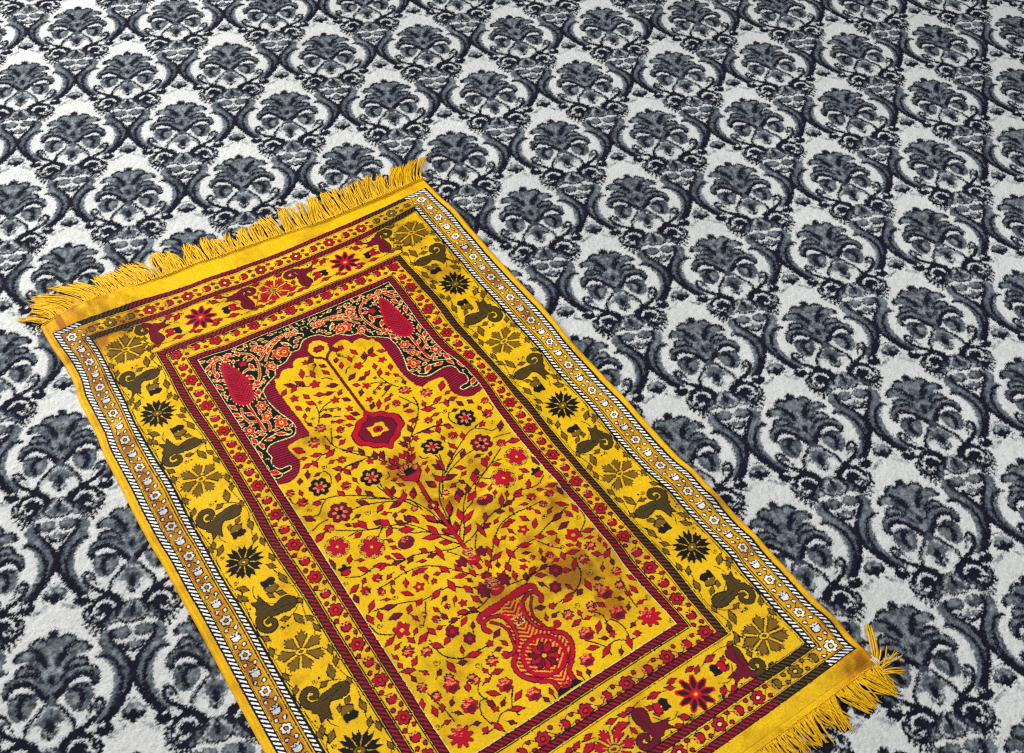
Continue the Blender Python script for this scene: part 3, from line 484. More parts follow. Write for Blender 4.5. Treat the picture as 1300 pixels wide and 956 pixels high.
RUG=[["outer","",0,1,[322.4,204.7,310.4,211.7,300.3,222.4,288.2,222.6,273.3,233.9,261.8,236.9,253.2,237.8,245.9,250.9,232.8,257.6,222.3,264.5,218.0,269.1,215.9,286.0,217.2,301.3,220.3,316.4,224.2,329.6,227.7,340.1,228.5,352.3,223.1,362.9,216.1,366.5,204.8,365.0,190.5,362.7,179.9,365.1,174.4,372.9,175.8,383.9,171.4,391.1,172.4,402.8,178.0,408.5,184.8,408.5,191.4,410.5,189.5,415.9,180.6,416.8,176.6,416.4,172.2,420.2,164.6,418.6,160.5,411.6]],["inner","",0,1,[327.7,264.1,305.6,240.0,292.9,247.2,280.3,254.3,266.8,249.2,256.9,261.8,240.1,265.9,236.0,282.6,241.0,314.4,244.2,349.1,239.9,374.0,223.1,376.8,203.6,378.7,202.6,390.6,206.0,410.3,195.6,427.5,180.3,434.8,163.0,430.1,154.8,426.9]],["pocket","",0,0,[337.2,239.5,330.5,227.3,321.3,221.5,313.5,231.1,310.3,243.4,319.6,262.2,324.3,263.8]],["vine","K",1.2,1,[259.7,365.1,268.0,349.2,270.9,331.8,268.7,325.6]],["vine","K",1.2,1,[267.6,350.0,276.9,347.6,285.9,350.9,297.5,355.9]],["vine","K",1.2,1,[264.3,356.3,277.4,363.4,291.2,371.0]],["vine","K",1.2,1,[255.0,392.4,257.8,410.2,265.9,424.5,287.5,442.8]],["vine","K",1.2,1,[269.6,383.1,258.0,408.1]],["vine","K",1.2,1,[280.1,456.0,267.0,454.4,253.1,454.4,239.9,461.3]],["vine","K",1.2,1,[222.8,423.9,238.0,418.0,255.8,420.3]],["vine","K",1.2,1,[264.0,285.9,277.1,295.5,294.2,297.6]],["vine","K",1.2,1,[268.0,349.2,282.0,341.3,299.9,338.1]],["vine","K",1.2,1,[301.2,293.7,309.0,296.1,315.1,303.7]],["vine","K",1.2,1,[303.2,249.3,307.9,265.1,300.8,268.2]],["vine","K",1.2,1,[283.3,277.3,293.5,278.7,306.5,264.2]],["vine","K",1.2,1,[264.9,425.6,282.0,445.5,298.7,462.9,306.0,481.0,316.1,494.1]],["vine","K",1.2,1,[244.4,457.1,256.9,453.0,280.4,454.6,293.1,457.1]],["vine","K",1.2,1,[203.5,485.9,220.3,489.2,248.4,506.1,269.8,523.0,284.4,536.6]],["vine","K",1.2,1,[230.1,520.8,246.1,522.6,265.8,530.0,283.0,539.0]],["vine","K",1.2,1,[193.8,538.6,208.9,547.3,221.6,554.5,241.8,563.4,249.6,564.3,267.8,574.0,283.2,579.8]],["vine","K",1.2,1,[204.4,555.5,215.0,554.3,221.6,554.5]],["vine","K",1.2,1,[165.9,458.6,166.1,471.3,176.4,473.8]],["vine","K",1.2,1,[188.9,481.8,198.1,483.4,204.3,484.3]],["vine","K",1.2,1,[226.0,443.2,230.2,454.6,225.5,466.8]],["vine","K",1.2,1,[276.2,505.7,281.3,524.0,284.4,536.6]],["vine","K",1.2,1,[296.4,548.6,302.5,558.9,309.5,567.5]],["vine","K",1.2,1,[237.5,576.8,250.0,566.6]],["vine","K",1.2,1,[291.8,502.7,298.4,500.4,300.8,493.2]],["vine","K",1.1,1,[177.6,503.6,187.4,503.8,197.1,493.3,205.6,488.2]],["vine","K",1.1,1,[193.2,517.8,181.4,518.4,167.2,523.5]],["vine","K",1.2,1,[316.4,718.9,296.0,709.4,279.0,694.7,261.7,690.9,239.0,691.0,218.2,683.0,188.3,674.5,175.8,671.7]],["vine","K",1.2,1,[323.8,705.0,301.0,680.7,281.5,658.7,262.6,646.4,238.8,642.5,218.3,644.3,197.0,645.4]],["vine","K",1.2,1,[325.1,648.0,309.5,645.8,288.6,636.2,261.4,626.4,235.8,625.3,212.9,614.4,188.7,617.7,170.8,609.9]],["vine","K",1.2,1,[326.2,640.8,313.7,622.9,294.5,604.5,279.1,596.6,259.1,573.8,230.8,559.6]],["vine","K",1.2,1,[196.1,720.4,184.1,714.3,166.8,701.3,163.5,685.2]],["vine","K",1.2,1,[216.4,744.0,219.3,770.0,237.9,785.5,256.0,787.0,274.2,788.5]],["vine","K",1.2,1,[239.7,695.1,230.3,710.7,220.3,722.0]],["vine","K",1.2,1,[317.8,685.9,316.9,666.1,303.0,645.5]],["vine","K",1.2,1,[312.6,734.9,286.4,739.8,261.5,738.0,243.8,740.7]],["vine","K",1.2,1,[184.8,713.0,203.6,707.6]],["vine","K",1.2,1,[326.2,640.8,324.8,616.0,314.8,593.4,303.7,578.1]],["vine","K",1.2,1,[299.2,755.3,287.0,743.8,264.7,733.0]],["vine","K",1.2,1,[326.3,638.0,323.7,620.1,320.3,597.4,314.1,570.5,303.2,550.8]],["vine","K",1.2,1,[327.9,630.5,320.1,606.9,311.5,587.4]],["vine","K",1.2,1,[323.5,645.5,312.2,630.5,300.8,611.0,291.9,595.8,274.9,574.6]],["vine","K",1.2,1,[309.0,572.1,304.6,553.5,289.2,537.2,282.0,519.7,281.6,504.2]],["vine","K",1.2,1,[287.9,538.0,275.9,530.3,256.0,516.0,241.0,509.7]],["leaf","R",5.2,1,[250.0,274.5,262.6,285.0]],["leaf","R",5.2,1,[252.2,293.2,265.0,284.0]],["leaf","R",5.2,1,[236.8,292.0,247.8,284.3]],["leaf","R",5.2,1,[266.5,277.5,274.0,291.0]],["leaf","R",5.2,1,[265.2,306.4,268.7,317.1]],["leaf","R",5.2,1,[262.5,320.4,271.5,332.2]],["leaf","R",5.2,1,[278.6,315.3,291.4,321.7]],["leaf","R",5.2,1,[290.1,322.6,304.9,325.4]],["leaf","R",5.2,1,[308.1,334.7,316.2,328.8]],["leaf","R",6.0,1,[302.1,310.1,316.8,316.8]],["leaf","R",5.2,1,[309.9,343.2,317.4,352.8]],["leaf","R",5.2,1,[245.3,319.2,249.4,330.2]],["leaf","R",5.2,1,[307.5,374.2,316.0,383.2]],["leaf","R",5.2,1,[297.7,374.0,306.3,387.7]],["leaf","R",5.2,1,[268.4,355.3,280.2,361.6]],["leaf","R",5.2,1,[280.5,376.0,292.1,381.0]],["leaf","R",7.0,1,[207.2,385.9,218.4,400.9]],["leaf","R",5.2,1,[266.3,415.6,276.8,410.9]],["leaf","R",5.2,1,[223.5,411.0,236.8,415.4]],["leaf","R",7.0,1,[240.3,425.0,256.1,418.2]],["leaf","R",5.2,1,[268.8,432.0,280.1,429.0]],["leaf","R",5.2,1,[205.0,423.6,217.4,422.7]],["leaf","R",5.2,1,[220.9,419.3,221.9,432.2]],["leaf","R",5.2,1,[207.0,431.4,201.7,442.3]],["leaf","R",5.2,1,[260.1,462.1,274.2,455.6]],["leaf","R",5.2,1,[239.8,447.0,249.7,454.4]],["leaf","R",5.2,1,[252.2,456.0,254.8,468.6]],["leaf","R",5.2,1,[240.6,458.4,235.1,466.9]],["leaf","R",6.0,1,[283.6,262.4,278.2,276.6]],["leaf","R",5.2,1,[293.8,273.9,294.0,285.4]],["leaf","R",5.2,1,[310.0,280.4,315.3,291.3]],["leaf","R",5.2,1,[270.7,280.6,274.4,289.2]],["leaf","R",6.0,1,[310.2,250.2,297.9,255.4]],["leaf","R",5.2,1,[312.1,267.7,317.0,275.9]],["leaf","R",5.2,1,[187.5,445.7,192.2,437.9]],["leaf","R",5.2,1,[285.8,435.5,287.4,450.1]],["leaf","R",5.2,1,[309.5,456.3,306.5,472.4]],["leaf","R",5.2,1,[299.4,475.7,307.7,476.5]],["leaf","R",5.2,1,[313.8,473.7,314.0,487.2]],["leaf","R",5.2,1,[303.0,484.7,316.6,494.9]],["leaf","R",5.2,1,[263.6,458.3,273.8,457.1]],["leaf","R",5.2,1,[241.0,447.2,250.2,454.2]],["leaf","R",5.2,1,[251.5,455.0,253.9,467.5]],["leaf","R",5.2,1,[233.9,470.0,241.6,459.7]],["leaf","R",6.0,1,[284.8,513.4,283.8,533.1]],["leaf","R",5.2,1,[253.3,491.1,248.4,506.1]],["leaf","R",5.2,1,[258.8,504.3,263.9,518.2]],["leaf","R",5.2,1,[226.6,483.7,231.0,496.0]],["leaf","R",7.0,1,[272.9,546.1,297.4,544.0]],["leaf","R",5.2,1,[285.0,544.5,298.8,541.6]],["leaf","R",5.2,1,[240.0,512.0,252.4,525.0]],["leaf","R",5.2,1,[256.5,541.9,268.2,534.8]],["leaf","R",6.0,1,[188.5,485.7,198.3,487.8]],["leaf","R",7.0,1,[167.7,497.3,177.2,510.6]],["leaf","R",7.0,1,[164.8,539.1,178.5,534.8]],["leaf","R",5.2,1,[219.2,540.7,224.9,548.5]],["leaf","R",7.0,1,[227.5,540.9,231.3,556.6]],["leaf","R",5.2,1,[209.9,562.1,222.2,557.9]],["leaf","R",7.0,1,[245.4,552.4,252.0,561.7]],["leaf","R",8.0,1,[253.1,555.3,258.9,570.3]],["leaf","R",6.0,1,[247.7,582.4,259.9,573.0]],["leaf","R",5.2,1,[269.6,567.9,276.3,580.5]],["leaf","R",8.0,1,[266.6,583.4,282.7,592.1]],["leaf","R",5.2,1,[287.9,570.4,293.0,585.0]],["leaf","R",6.0,1,[301.7,451.3,297.7,464.6]],["leaf","R",6.0,1,[160.9,542.3,179.2,533.6]],["leaf","R",5.2,1,[166.1,574.6,165.2,591.2]],["leaf","R",5.2,1,[191.6,583.4,184.7,593.2]],["leaf","R",5.2,1,[164.2,633.4,179.5,627.4]],["leaf","R",5.2,1,[167.7,637.5,166.6,650.7]],["leaf","R",5.2,1,[192.1,604.7,201.5,616.5]],["leaf","R",6.0,1,[210.1,612.6,228.7,620.8]],["leaf","R",5.2,1,[215.3,621.6,224.8,616.3]],["leaf","R",5.2,1,[240.4,609.0,250.3,624.0]],["leaf","R",5.2,1,[250.9,632.0,262.2,626.2]],["leaf","R",5.2,1,[231.2,623.2,244.7,624.2]],["leaf","R",5.2,1,[274.8,623.4,280.9,633.6]],["leaf","R",5.2,1,[277.7,638.9,289.0,641.1]],["leaf","R",5.0,1,[293.6,630.9,293.4,654.0]],["leaf","R",5.2,1,[301.5,628.9,315.6,637.2]],["leaf","R",5.2,1,[286.9,611.6,307.1,621.4]],["leaf","R",5.2,1,[301.6,598.3,307.2,615.9]],["leaf","R",5.2,1,[288.4,572.4,294.0,587.4]],["leaf","R",5.2,1,[305.2,582.4,315.8,601.3]],["leaf","R",5.2,1,[314.8,612.8,321.4,625.8]],["leaf","R",5.2,1,[235.9,651.2,230.7,661.7]],["leaf","R",5.2,1,[246.3,651.8,256.6,648.3]],["leaf","R",5.2,1,[251.7,650.8,267.2,652.4]],["leaf","R",6.0,1,[283.0,658.9,288.3,674.5]],["leaf","R",5.2,1,[300.7,668.0,303.3,683.4]],["leaf","R",5.2,1,[288.3,685.0,307.2,690.4]],["leaf","R",5.2,1,[313.7,684.4,313.4,698.9]],["leaf","R",6.0,1,[280.8,683.9,279.5,703.2]],["leaf","R",6.0,1,[249.1,695.6,266.0,689.3]],["leaf","R",5.2,1,[221.4,665.6,231.7,677.4]],["leaf","R",5.2,1,[227.0,694.9,237.9,688.5]],["leaf","R",5.2,1,[212.3,698.3,220.9,690.2]],["leaf","R",6.0,1,[187.1,675.5,204.5,680.3]],["leaf","R",6.0,1,[188.1,692.3,205.6,694.7]],["leaf","R",5.2,1,[172.0,670.1,185.1,657.9]],["leaf","R",5.2,1,[181.9,675.7,178.7,688.6]],["leaf","R",5.2,1,[166.9,672.5,168.3,686.5]],["leaf","R",5.2,1,[293.0,703.8,297.3,717.7]],["leaf","R",5.2,1,[293.6,720.8,299.1,734.3]],["leaf","R",5.2,1,[266.3,730.4,279.1,736.9]],["leaf","R",5.2,1,[282.6,733.0,288.8,742.1]],["leaf","R",5.2,1,[250.9,735.5,262.3,737.8]],["leaf","R",5.2,1,[260.5,748.8,272.7,741.7]],["leaf","R",5.2,1,[228.8,759.7,240.9,753.0]],["leaf","R",5.2,1,[247.8,721.3,250.8,730.4]],["leaf","R",5.2,1,[195.2,726.1,199.0,735.5]],["leaf","R",6.0,1,[214.1,748.8,225.0,761.7]],["leaf","R",6.0,1,[202.5,740.2,220.4,733.3]],["leaf","R",5.2,1,[223.4,728.3,226.8,741.0]],["leaf","R",5.2,1,[166.2,721.1,180.8,715.7]],["leaf","R",5.2,1,[180.5,762.4,190.9,754.3]],["leaf","R",5.2,1,[165.8,761.5,180.6,768.5]],["leaf","R",6.0,1,[219.6,779.7,221.4,795.7]],["leaf","R",5.2,1,[230.7,788.3,240.7,792.0]],["leaf","R",6.0,1,[243.6,786.5,262.7,791.3]],["leaf","R",5.2,1,[286.6,784.3,298.3,778.9]],["leaf","R",5.2,1,[258.3,822.4,272.5,824.9]],["leaf","R",6.0,1,[303.4,466.0,313.0,458.5]],["leaf","R",5.2,1,[314.2,475.1,314.6,486.5]],["leaf","R",5.2,1,[322.0,473.9,320.3,486.3]],["leaf","R",5.2,1,[321.5,494.4,310.3,485.9]],["leaf","R",5.2,1,[308.4,488.1,316.1,494.6]],["leaf","R",5.2,1,[283.1,567.3,285.3,581.1]],["leaf","R",5.2,1,[306.0,581.0,315.6,599.5]],["leaf","R",7.0,1,[301.9,597.9,306.5,617.2]],["leaf","R",6.0,1,[286.7,611.6,307.4,619.8]],["leaf","R",5.2,1,[314.5,615.3,321.3,626.7]],["leaf","R",5.2,1,[317.4,613.8,323.4,627.4]],["leaf","R",5.2,1,[310.2,584.0,315.5,599.5]],["leaf","R",7.0,1,[315.5,537.9,308.0,550.3]],["leaf","R",6.0,1,[301.4,533.8,295.5,547.4]],["leaf","R",6.0,1,[294.0,518.7,286.6,530.1]],["leaf","R",5.2,1,[185.7,822.5,182.0,830.1]],["leaf","R",5.2,1,[168.6,804.2,162.2,816.6]],["leaf","R",5.2,1,[174.9,819.0,173.0,832.2]],["leaf","R",5.2,1,[251.9,850.0,239.6,838.7]],["leaf","R",5.2,1,[266.9,881.2,248.8,871.6]],["leaf","R",5.2,1,[276.4,860.2,262.7,866.7]],["leaf","R",6.0,1,[215.5,876.4,208.6,880.9]],["leaf","R",5.2,1,[234.0,846.7,238.4,861.5]],["leaf","R",5.2,1,[224.2,874.3,230.4,891.1]],["leaf","R",5.2,1,[226.1,815.6,221.6,825.8]],["b:bud","",7.5,1,[288.6,297.8]],["b:f5","",6.0,1,[250.5,305.5]],["b:bud","",3.2,1,[278.8,332.0]],["b:f5","",6.0,1,[299.6,340.3]],["b:f5","",4.0,1,[257.7,334.2]],["b:bud","",3.0,1,[278.9,348.9]],["b:bud","",3.0,1,[285.8,354.5]],["b:bud","",3.2,1,[296.1,358.6]],["b:f5","",5.0,1,[309.3,365.8]],["b:bud","",3.2,1,[277.2,373.9]],["b:pch","",8.5,1,[257.0,375.2]],["b:q","",6.5,1,[279.9,392.0]],["b:pch","",8.5,1,[236.9,393.5]],["b:curl","",3.6,1,[255.4,353.0]],["b:curl","",4.0,1,[229.6,437.1]],["b:q","",6.5,1,[256.6,439.9]],["b:bud","",0.1,1,[260.6,271.3]],["b:bud","",5.5,1,[296.1,252.4]],["b:bud","",3.5,1,[313.2,270.9]],["b:curl","",3.0,1,[304.5,262.9]],["b:mar","",6.5,1,[323.4,237.3]],["b:k6","",15.5,1,[209.0,464.2]],["b:k6","",15.5,1,[276.8,487.7]],["b:m6","",17.0,1,[212.7,515.8]],["b:curl","",4.0,1,[229.3,437.6]],["b:curl","",4.5,1,[244.2,535.0]],["b:curl","",4.0,1,[301.5,532.7]],["b:q","",7.5,1,[240.4,481.8]],["b:bud","",5.0,1,[309.7,545.4]],["b:pch","",5.0,1,[300.6,565.0]],["b:q","",6.5,1,[170.2,451.8]],["b:q","",8.0,1,[177.7,474.6]],["b:curl","",4.0,1,[178.5,490.8]],["b:q","",6.5,1,[189.6,530.9]],["b:bud","",5.5,1,[289.2,462.5]],["b:bud","",4.0,1,[275.1,431.0]],["b:bud","",3.0,1,[268.1,457.9]],["b:r6","",17.0,1,[183.6,562.7]],["b:r6","",18.0,1,[222.6,585.9]],["b:mh","",12.0,1,[264.6,604.3]],["b:hb","",9.5,1,[174.9,599.4]],["b:curl","",4.0,1,[165.2,617.4]],["b:q","",7.0,1,[205.5,630.4]],["b:q","",7.0,1,[183.2,640.2]],["b:q","",7.0,1,[187.3,531.6]],["b:r5","",7.5,1,[244.7,670.7]],["b:bud","",4.5,1,[265.2,674.6]],["b:q","",6.0,1,[199.8,651.6]],["b:curl","",4.5,1,[209.3,668.1]],["b:bud","",4.0,1,[218.7,646.4]],["b:bud","",8.0,1,[310.0,718.5]],["b:pch","",7.0,1,[325.5,722.9]],["b:mar","",7.5,1,[325.8,706.5]],["b:mar","",6.0,1,[309.8,720.6]],["b:bud","",5.5,1,[279.4,722.6]],["b:q","",4.5,1,[259.6,715.2]],["b:mar","",9.0,1,[246.3,749.4]],["b:mar","",8.0,1,[259.7,768.7]],["b:q","",6.0,1,[238.6,723.2]],["b:pch","",4.0,1,[229.2,709.9]],["b:curl","",4.0,1,[218.0,720.5]],["b:curl","",4.0,1,[173.0,693.1]],["b:r5","",11.0,1,[194.3,712.9]],["b:pch","",8.5,1,[186.2,742.3]],["b:pch","",7.5,1,[204.8,755.4]],["b:pch","",8.0,1,[267.6,808.2]],["b:curl","",5.0,1,[207.4,774.1]],["b:curl","",5.0,1,[250.0,803.5]],["b:bud","",5.0,1,[278.0,787.5]],["b:pch","",7.0,1,[210.8,798.8]],["b:pch","",7.0,1,[235.0,814.6]],["b:tul","",10.5,1,[208.5,808.5]],["b:tul","",11.0,1,[213.2,842.1]],["b:st","",15.5,1,[183.6,869.2]],["b:tul","",10.5,1,[263.9,843.2]],["b:tul","",10.0,1,[285.9,873.0]],["b:pch","",7.0,1,[185.3,810.4]],["b:pch","",7.0,1,[176.2,791.7]],["b:curl","",4.5,1,[167.4,844.4]],["b:curl","",4.0,1,[165.0,887.8]],["b:pch","",6.0,1,[237.4,819.2]],["b:bud","",5.0,1,[237.3,862.3]],["vine","K",1.1,1,[253.4,874.5,260.1,863.2,268.9,852.3]],["vine","K",1.1,1,[236.3,845.2,225.7,844.9,219.7,859.5,221.9,875.8]],["vine","K",1.1,1,[186.6,848.5,186.0,834.2,183.0,821.3,178.5,801.6]],["vine","K",1.1,1,[256.2,884.8,253.4,874.5,239.2,871.5,225.5,880.4,210.4,883.2]],["vine","K",1.1,1,[239.3,821.6,231.3,834.0,234.0,846.7]],["vine","R",6.5,1,[354.4,751.9,338.3,752.8,325.9,748.5,318.6,749.4,304.1,748.3,291.2,750.1,283.6,754.2,285.2,760.7,282.8,768.2,286.3,774.1]],["vine","R",4.2,1,[284.8,761.3,294.2,758.4,307.6,763.4,313.1,775.2,314.7,788.9,310.0,802.0,301.6,810.7,291.9,814.0,286.4,811.3]],["vine","R",2.6,1,[294.2,764.7,303.1,775.1,306.6,787.3,304.3,798.2,302.1,807.5]],["vine","R",6.2,1,[297.3,818.3,288.7,824.9,286.3,832.0,287.2,842.8,294.8,855.4,304.9,864.5]],["b:knob","",4.5,1,[286.6,811.0]],["b:knob","",5.0,1,[297.2,751.3]],["b:knob","",4.0,1,[313.4,751.1]],["vine","O",2.6,1,[164.5,188.1,173.3,182.2,182.6,179.2,195.9,177.3,209.2,179.3,222.2,182.3,232.2,191.7,236.0,206.5,232.6,224.8,225.8,240.7,216.9,250.0,208.0,255.5]],["vine","O",2.6,1,[209.7,220.4,217.9,218.1,227.1,225.1]],["vine","O",2.6,1,[239.9,211.5,257.6,195.5,268.2,185.1,292.6,180.6,300.6,187.0]],["vine","O",2.6,1,[179.7,183.7,174.5,193.2,171.9,206.6]],["vine","O",3.6,1,[188.4,280.7,188.1,336.0]],["vine","O",2.4,1,[177.0,281.8,173.6,296.3,177.0,309.0,187.8,315.2]],["vine","O",2.4,1,[193.3,318.2,199.0,324.2,197.9,332.9,194.0,339.7]],["vine","C",1.0,1,[188.2,342.9,176.5,349.3,165.9,353.9,162.7,358.7,164.5,377.7]],["vine","C",1.0,1,[188.2,349.9,200.0,350.4,212.2,360.5,220.1,358.6,220.1,351.7]],["vine","C",1.0,1,[163.8,392.9,163.9,399.6]],["vine","C",1.0,1,[308.6,178.6,313.9,179.2,314.6,185.1]],["vine","C",1.0,1,[327.5,180.5,322.2,181.1,321.9,188.0]],["vine","C",1.0,1,[230.6,243.7,237.0,245.3,237.2,250.4]],["vine","C",1.0,1,[310.1,190.3,319.1,194.6,317.5,201.6]],["vine","C",1.0,1,[253.6,215.0,258.1,220.5]],["vine","C",1.0,1,[282.2,194.0,291.1,202.2,293.7,211.7]],["leaf","F",5.2,1,[181.8,171.0,192.6,172.7]],["leaf","F",5.2,1,[172.5,174.1,181.4,175.9]],["leaf","F",5.2,1,[164.1,189.1,173.3,182.2]],["leaf","F",5.2,1,[199.5,173.2,208.3,173.6]],["leaf","F",5.2,1,[215.7,173.1,217.6,184.6]],["leaf","F",5.2,1,[171.5,211.3,176.8,199.7]],["leaf","F",5.2,1,[165.8,220.1,169.6,234.8]],["leaf","F",6.0,1,[223.9,209.1,223.8,224.3]],["leaf","F",6.0,1,[211.0,228.8,216.5,239.8]],["leaf","F",5.2,1,[283.5,198.8,290.5,207.1]],["leaf","F",5.2,1,[253.4,196.8,262.0,186.5]],["leaf","F",6.0,1,[266.2,189.2,276.2,187.5]],["leaf","F",5.2,1,[193.1,179.4,201.9,187.5]],["leaf","F",5.2,1,[165.6,267.4,170.8,280.2]],["leaf","F",6.0,1,[163.2,283.7,170.3,294.2]],["leaf","F",5.2,1,[178.8,292.5,185.7,301.6]],["leaf","F",5.5,1,[198.4,348.3,213.1,358.8]],["leaf","F",5.5,1,[181.1,352.2,194.8,354.0]],["leaf","F",6.0,1,[166.1,339.2,169.1,352.5]],["leaf","F",5.5,1,[172.9,351.5,172.4,364.8]],["leaf","F",5.5,1,[163.0,363.3,164.2,376.5]],["leaf","F",7.0,1,[161.5,404.6,174.0,414.8]],["leaf","F",5.2,1,[175.7,311.7,178.8,316.1]],["leaf","F",5.2,1,[216.5,248.4,222.4,254.6]],["leaf","F",5.2,1,[213.1,261.0,210.3,274.0]],["b:of","",8.0,1,[245.1,183.7]],["b:of","",10.5,1,[270.4,214.1]],["b:oy","",7.5,1,[248.2,229.6]],["b:of","",7.0,1,[299.7,185.1]],["b:bud","",7.0,1,[215.7,203.9]],["b:oy","",4.0,1,[303.1,205.9]],["b:oy","",5.0,1,[215.7,254.2]],["b:oy","",6.0,1,[309.1,185.2]],["b:of","",8.0,1,[204.3,291.9]],["b:of","",7.0,1,[202.5,313.5]],["b:of","",9.0,1,[214.5,335.2]],["b:oy","",8.0,1,[169.8,324.3]],["b:oy","",5.0,1,[211.0,267.1]],["b:oy","",3.0,1,[164.8,309.5]],["b:of","",5.0,1,[217.8,249.2]],["cyp","",0,1,[190.5,186.0,184.6,193.2,181.4,205.1,179.5,218.9,176.7,234.4,180.1,225.3,174.2,248.7,173.7,262.9,178.3,273.5,186.7,279.6,196.3,277.7,203.6,269.7,207.0,257.2,205.8,239.1,209.2,255.0,210.1,238.2,206.9,222.5,201.4,203.8,195.7,189.3]],["b:of","",9.0,1,[278.7,215.4]],["b:oy","",6.0,1,[251.7,235.1]],["b:oy","",7.0,1,[248.9,188.4]],["b:oy","",5.5,1,[306.8,187.1]],["b:oy","",6.0,1,[301.4,186.1]],["vine","O",2.2,1,[293.1,182.3,266.5,196.3,247.2,216.6]],["leaf","F",5.2,1,[264.4,192.3,255.2,203.4]],["leaf","F",5.2,1,[281.8,189.4,268.9,186.7]]]
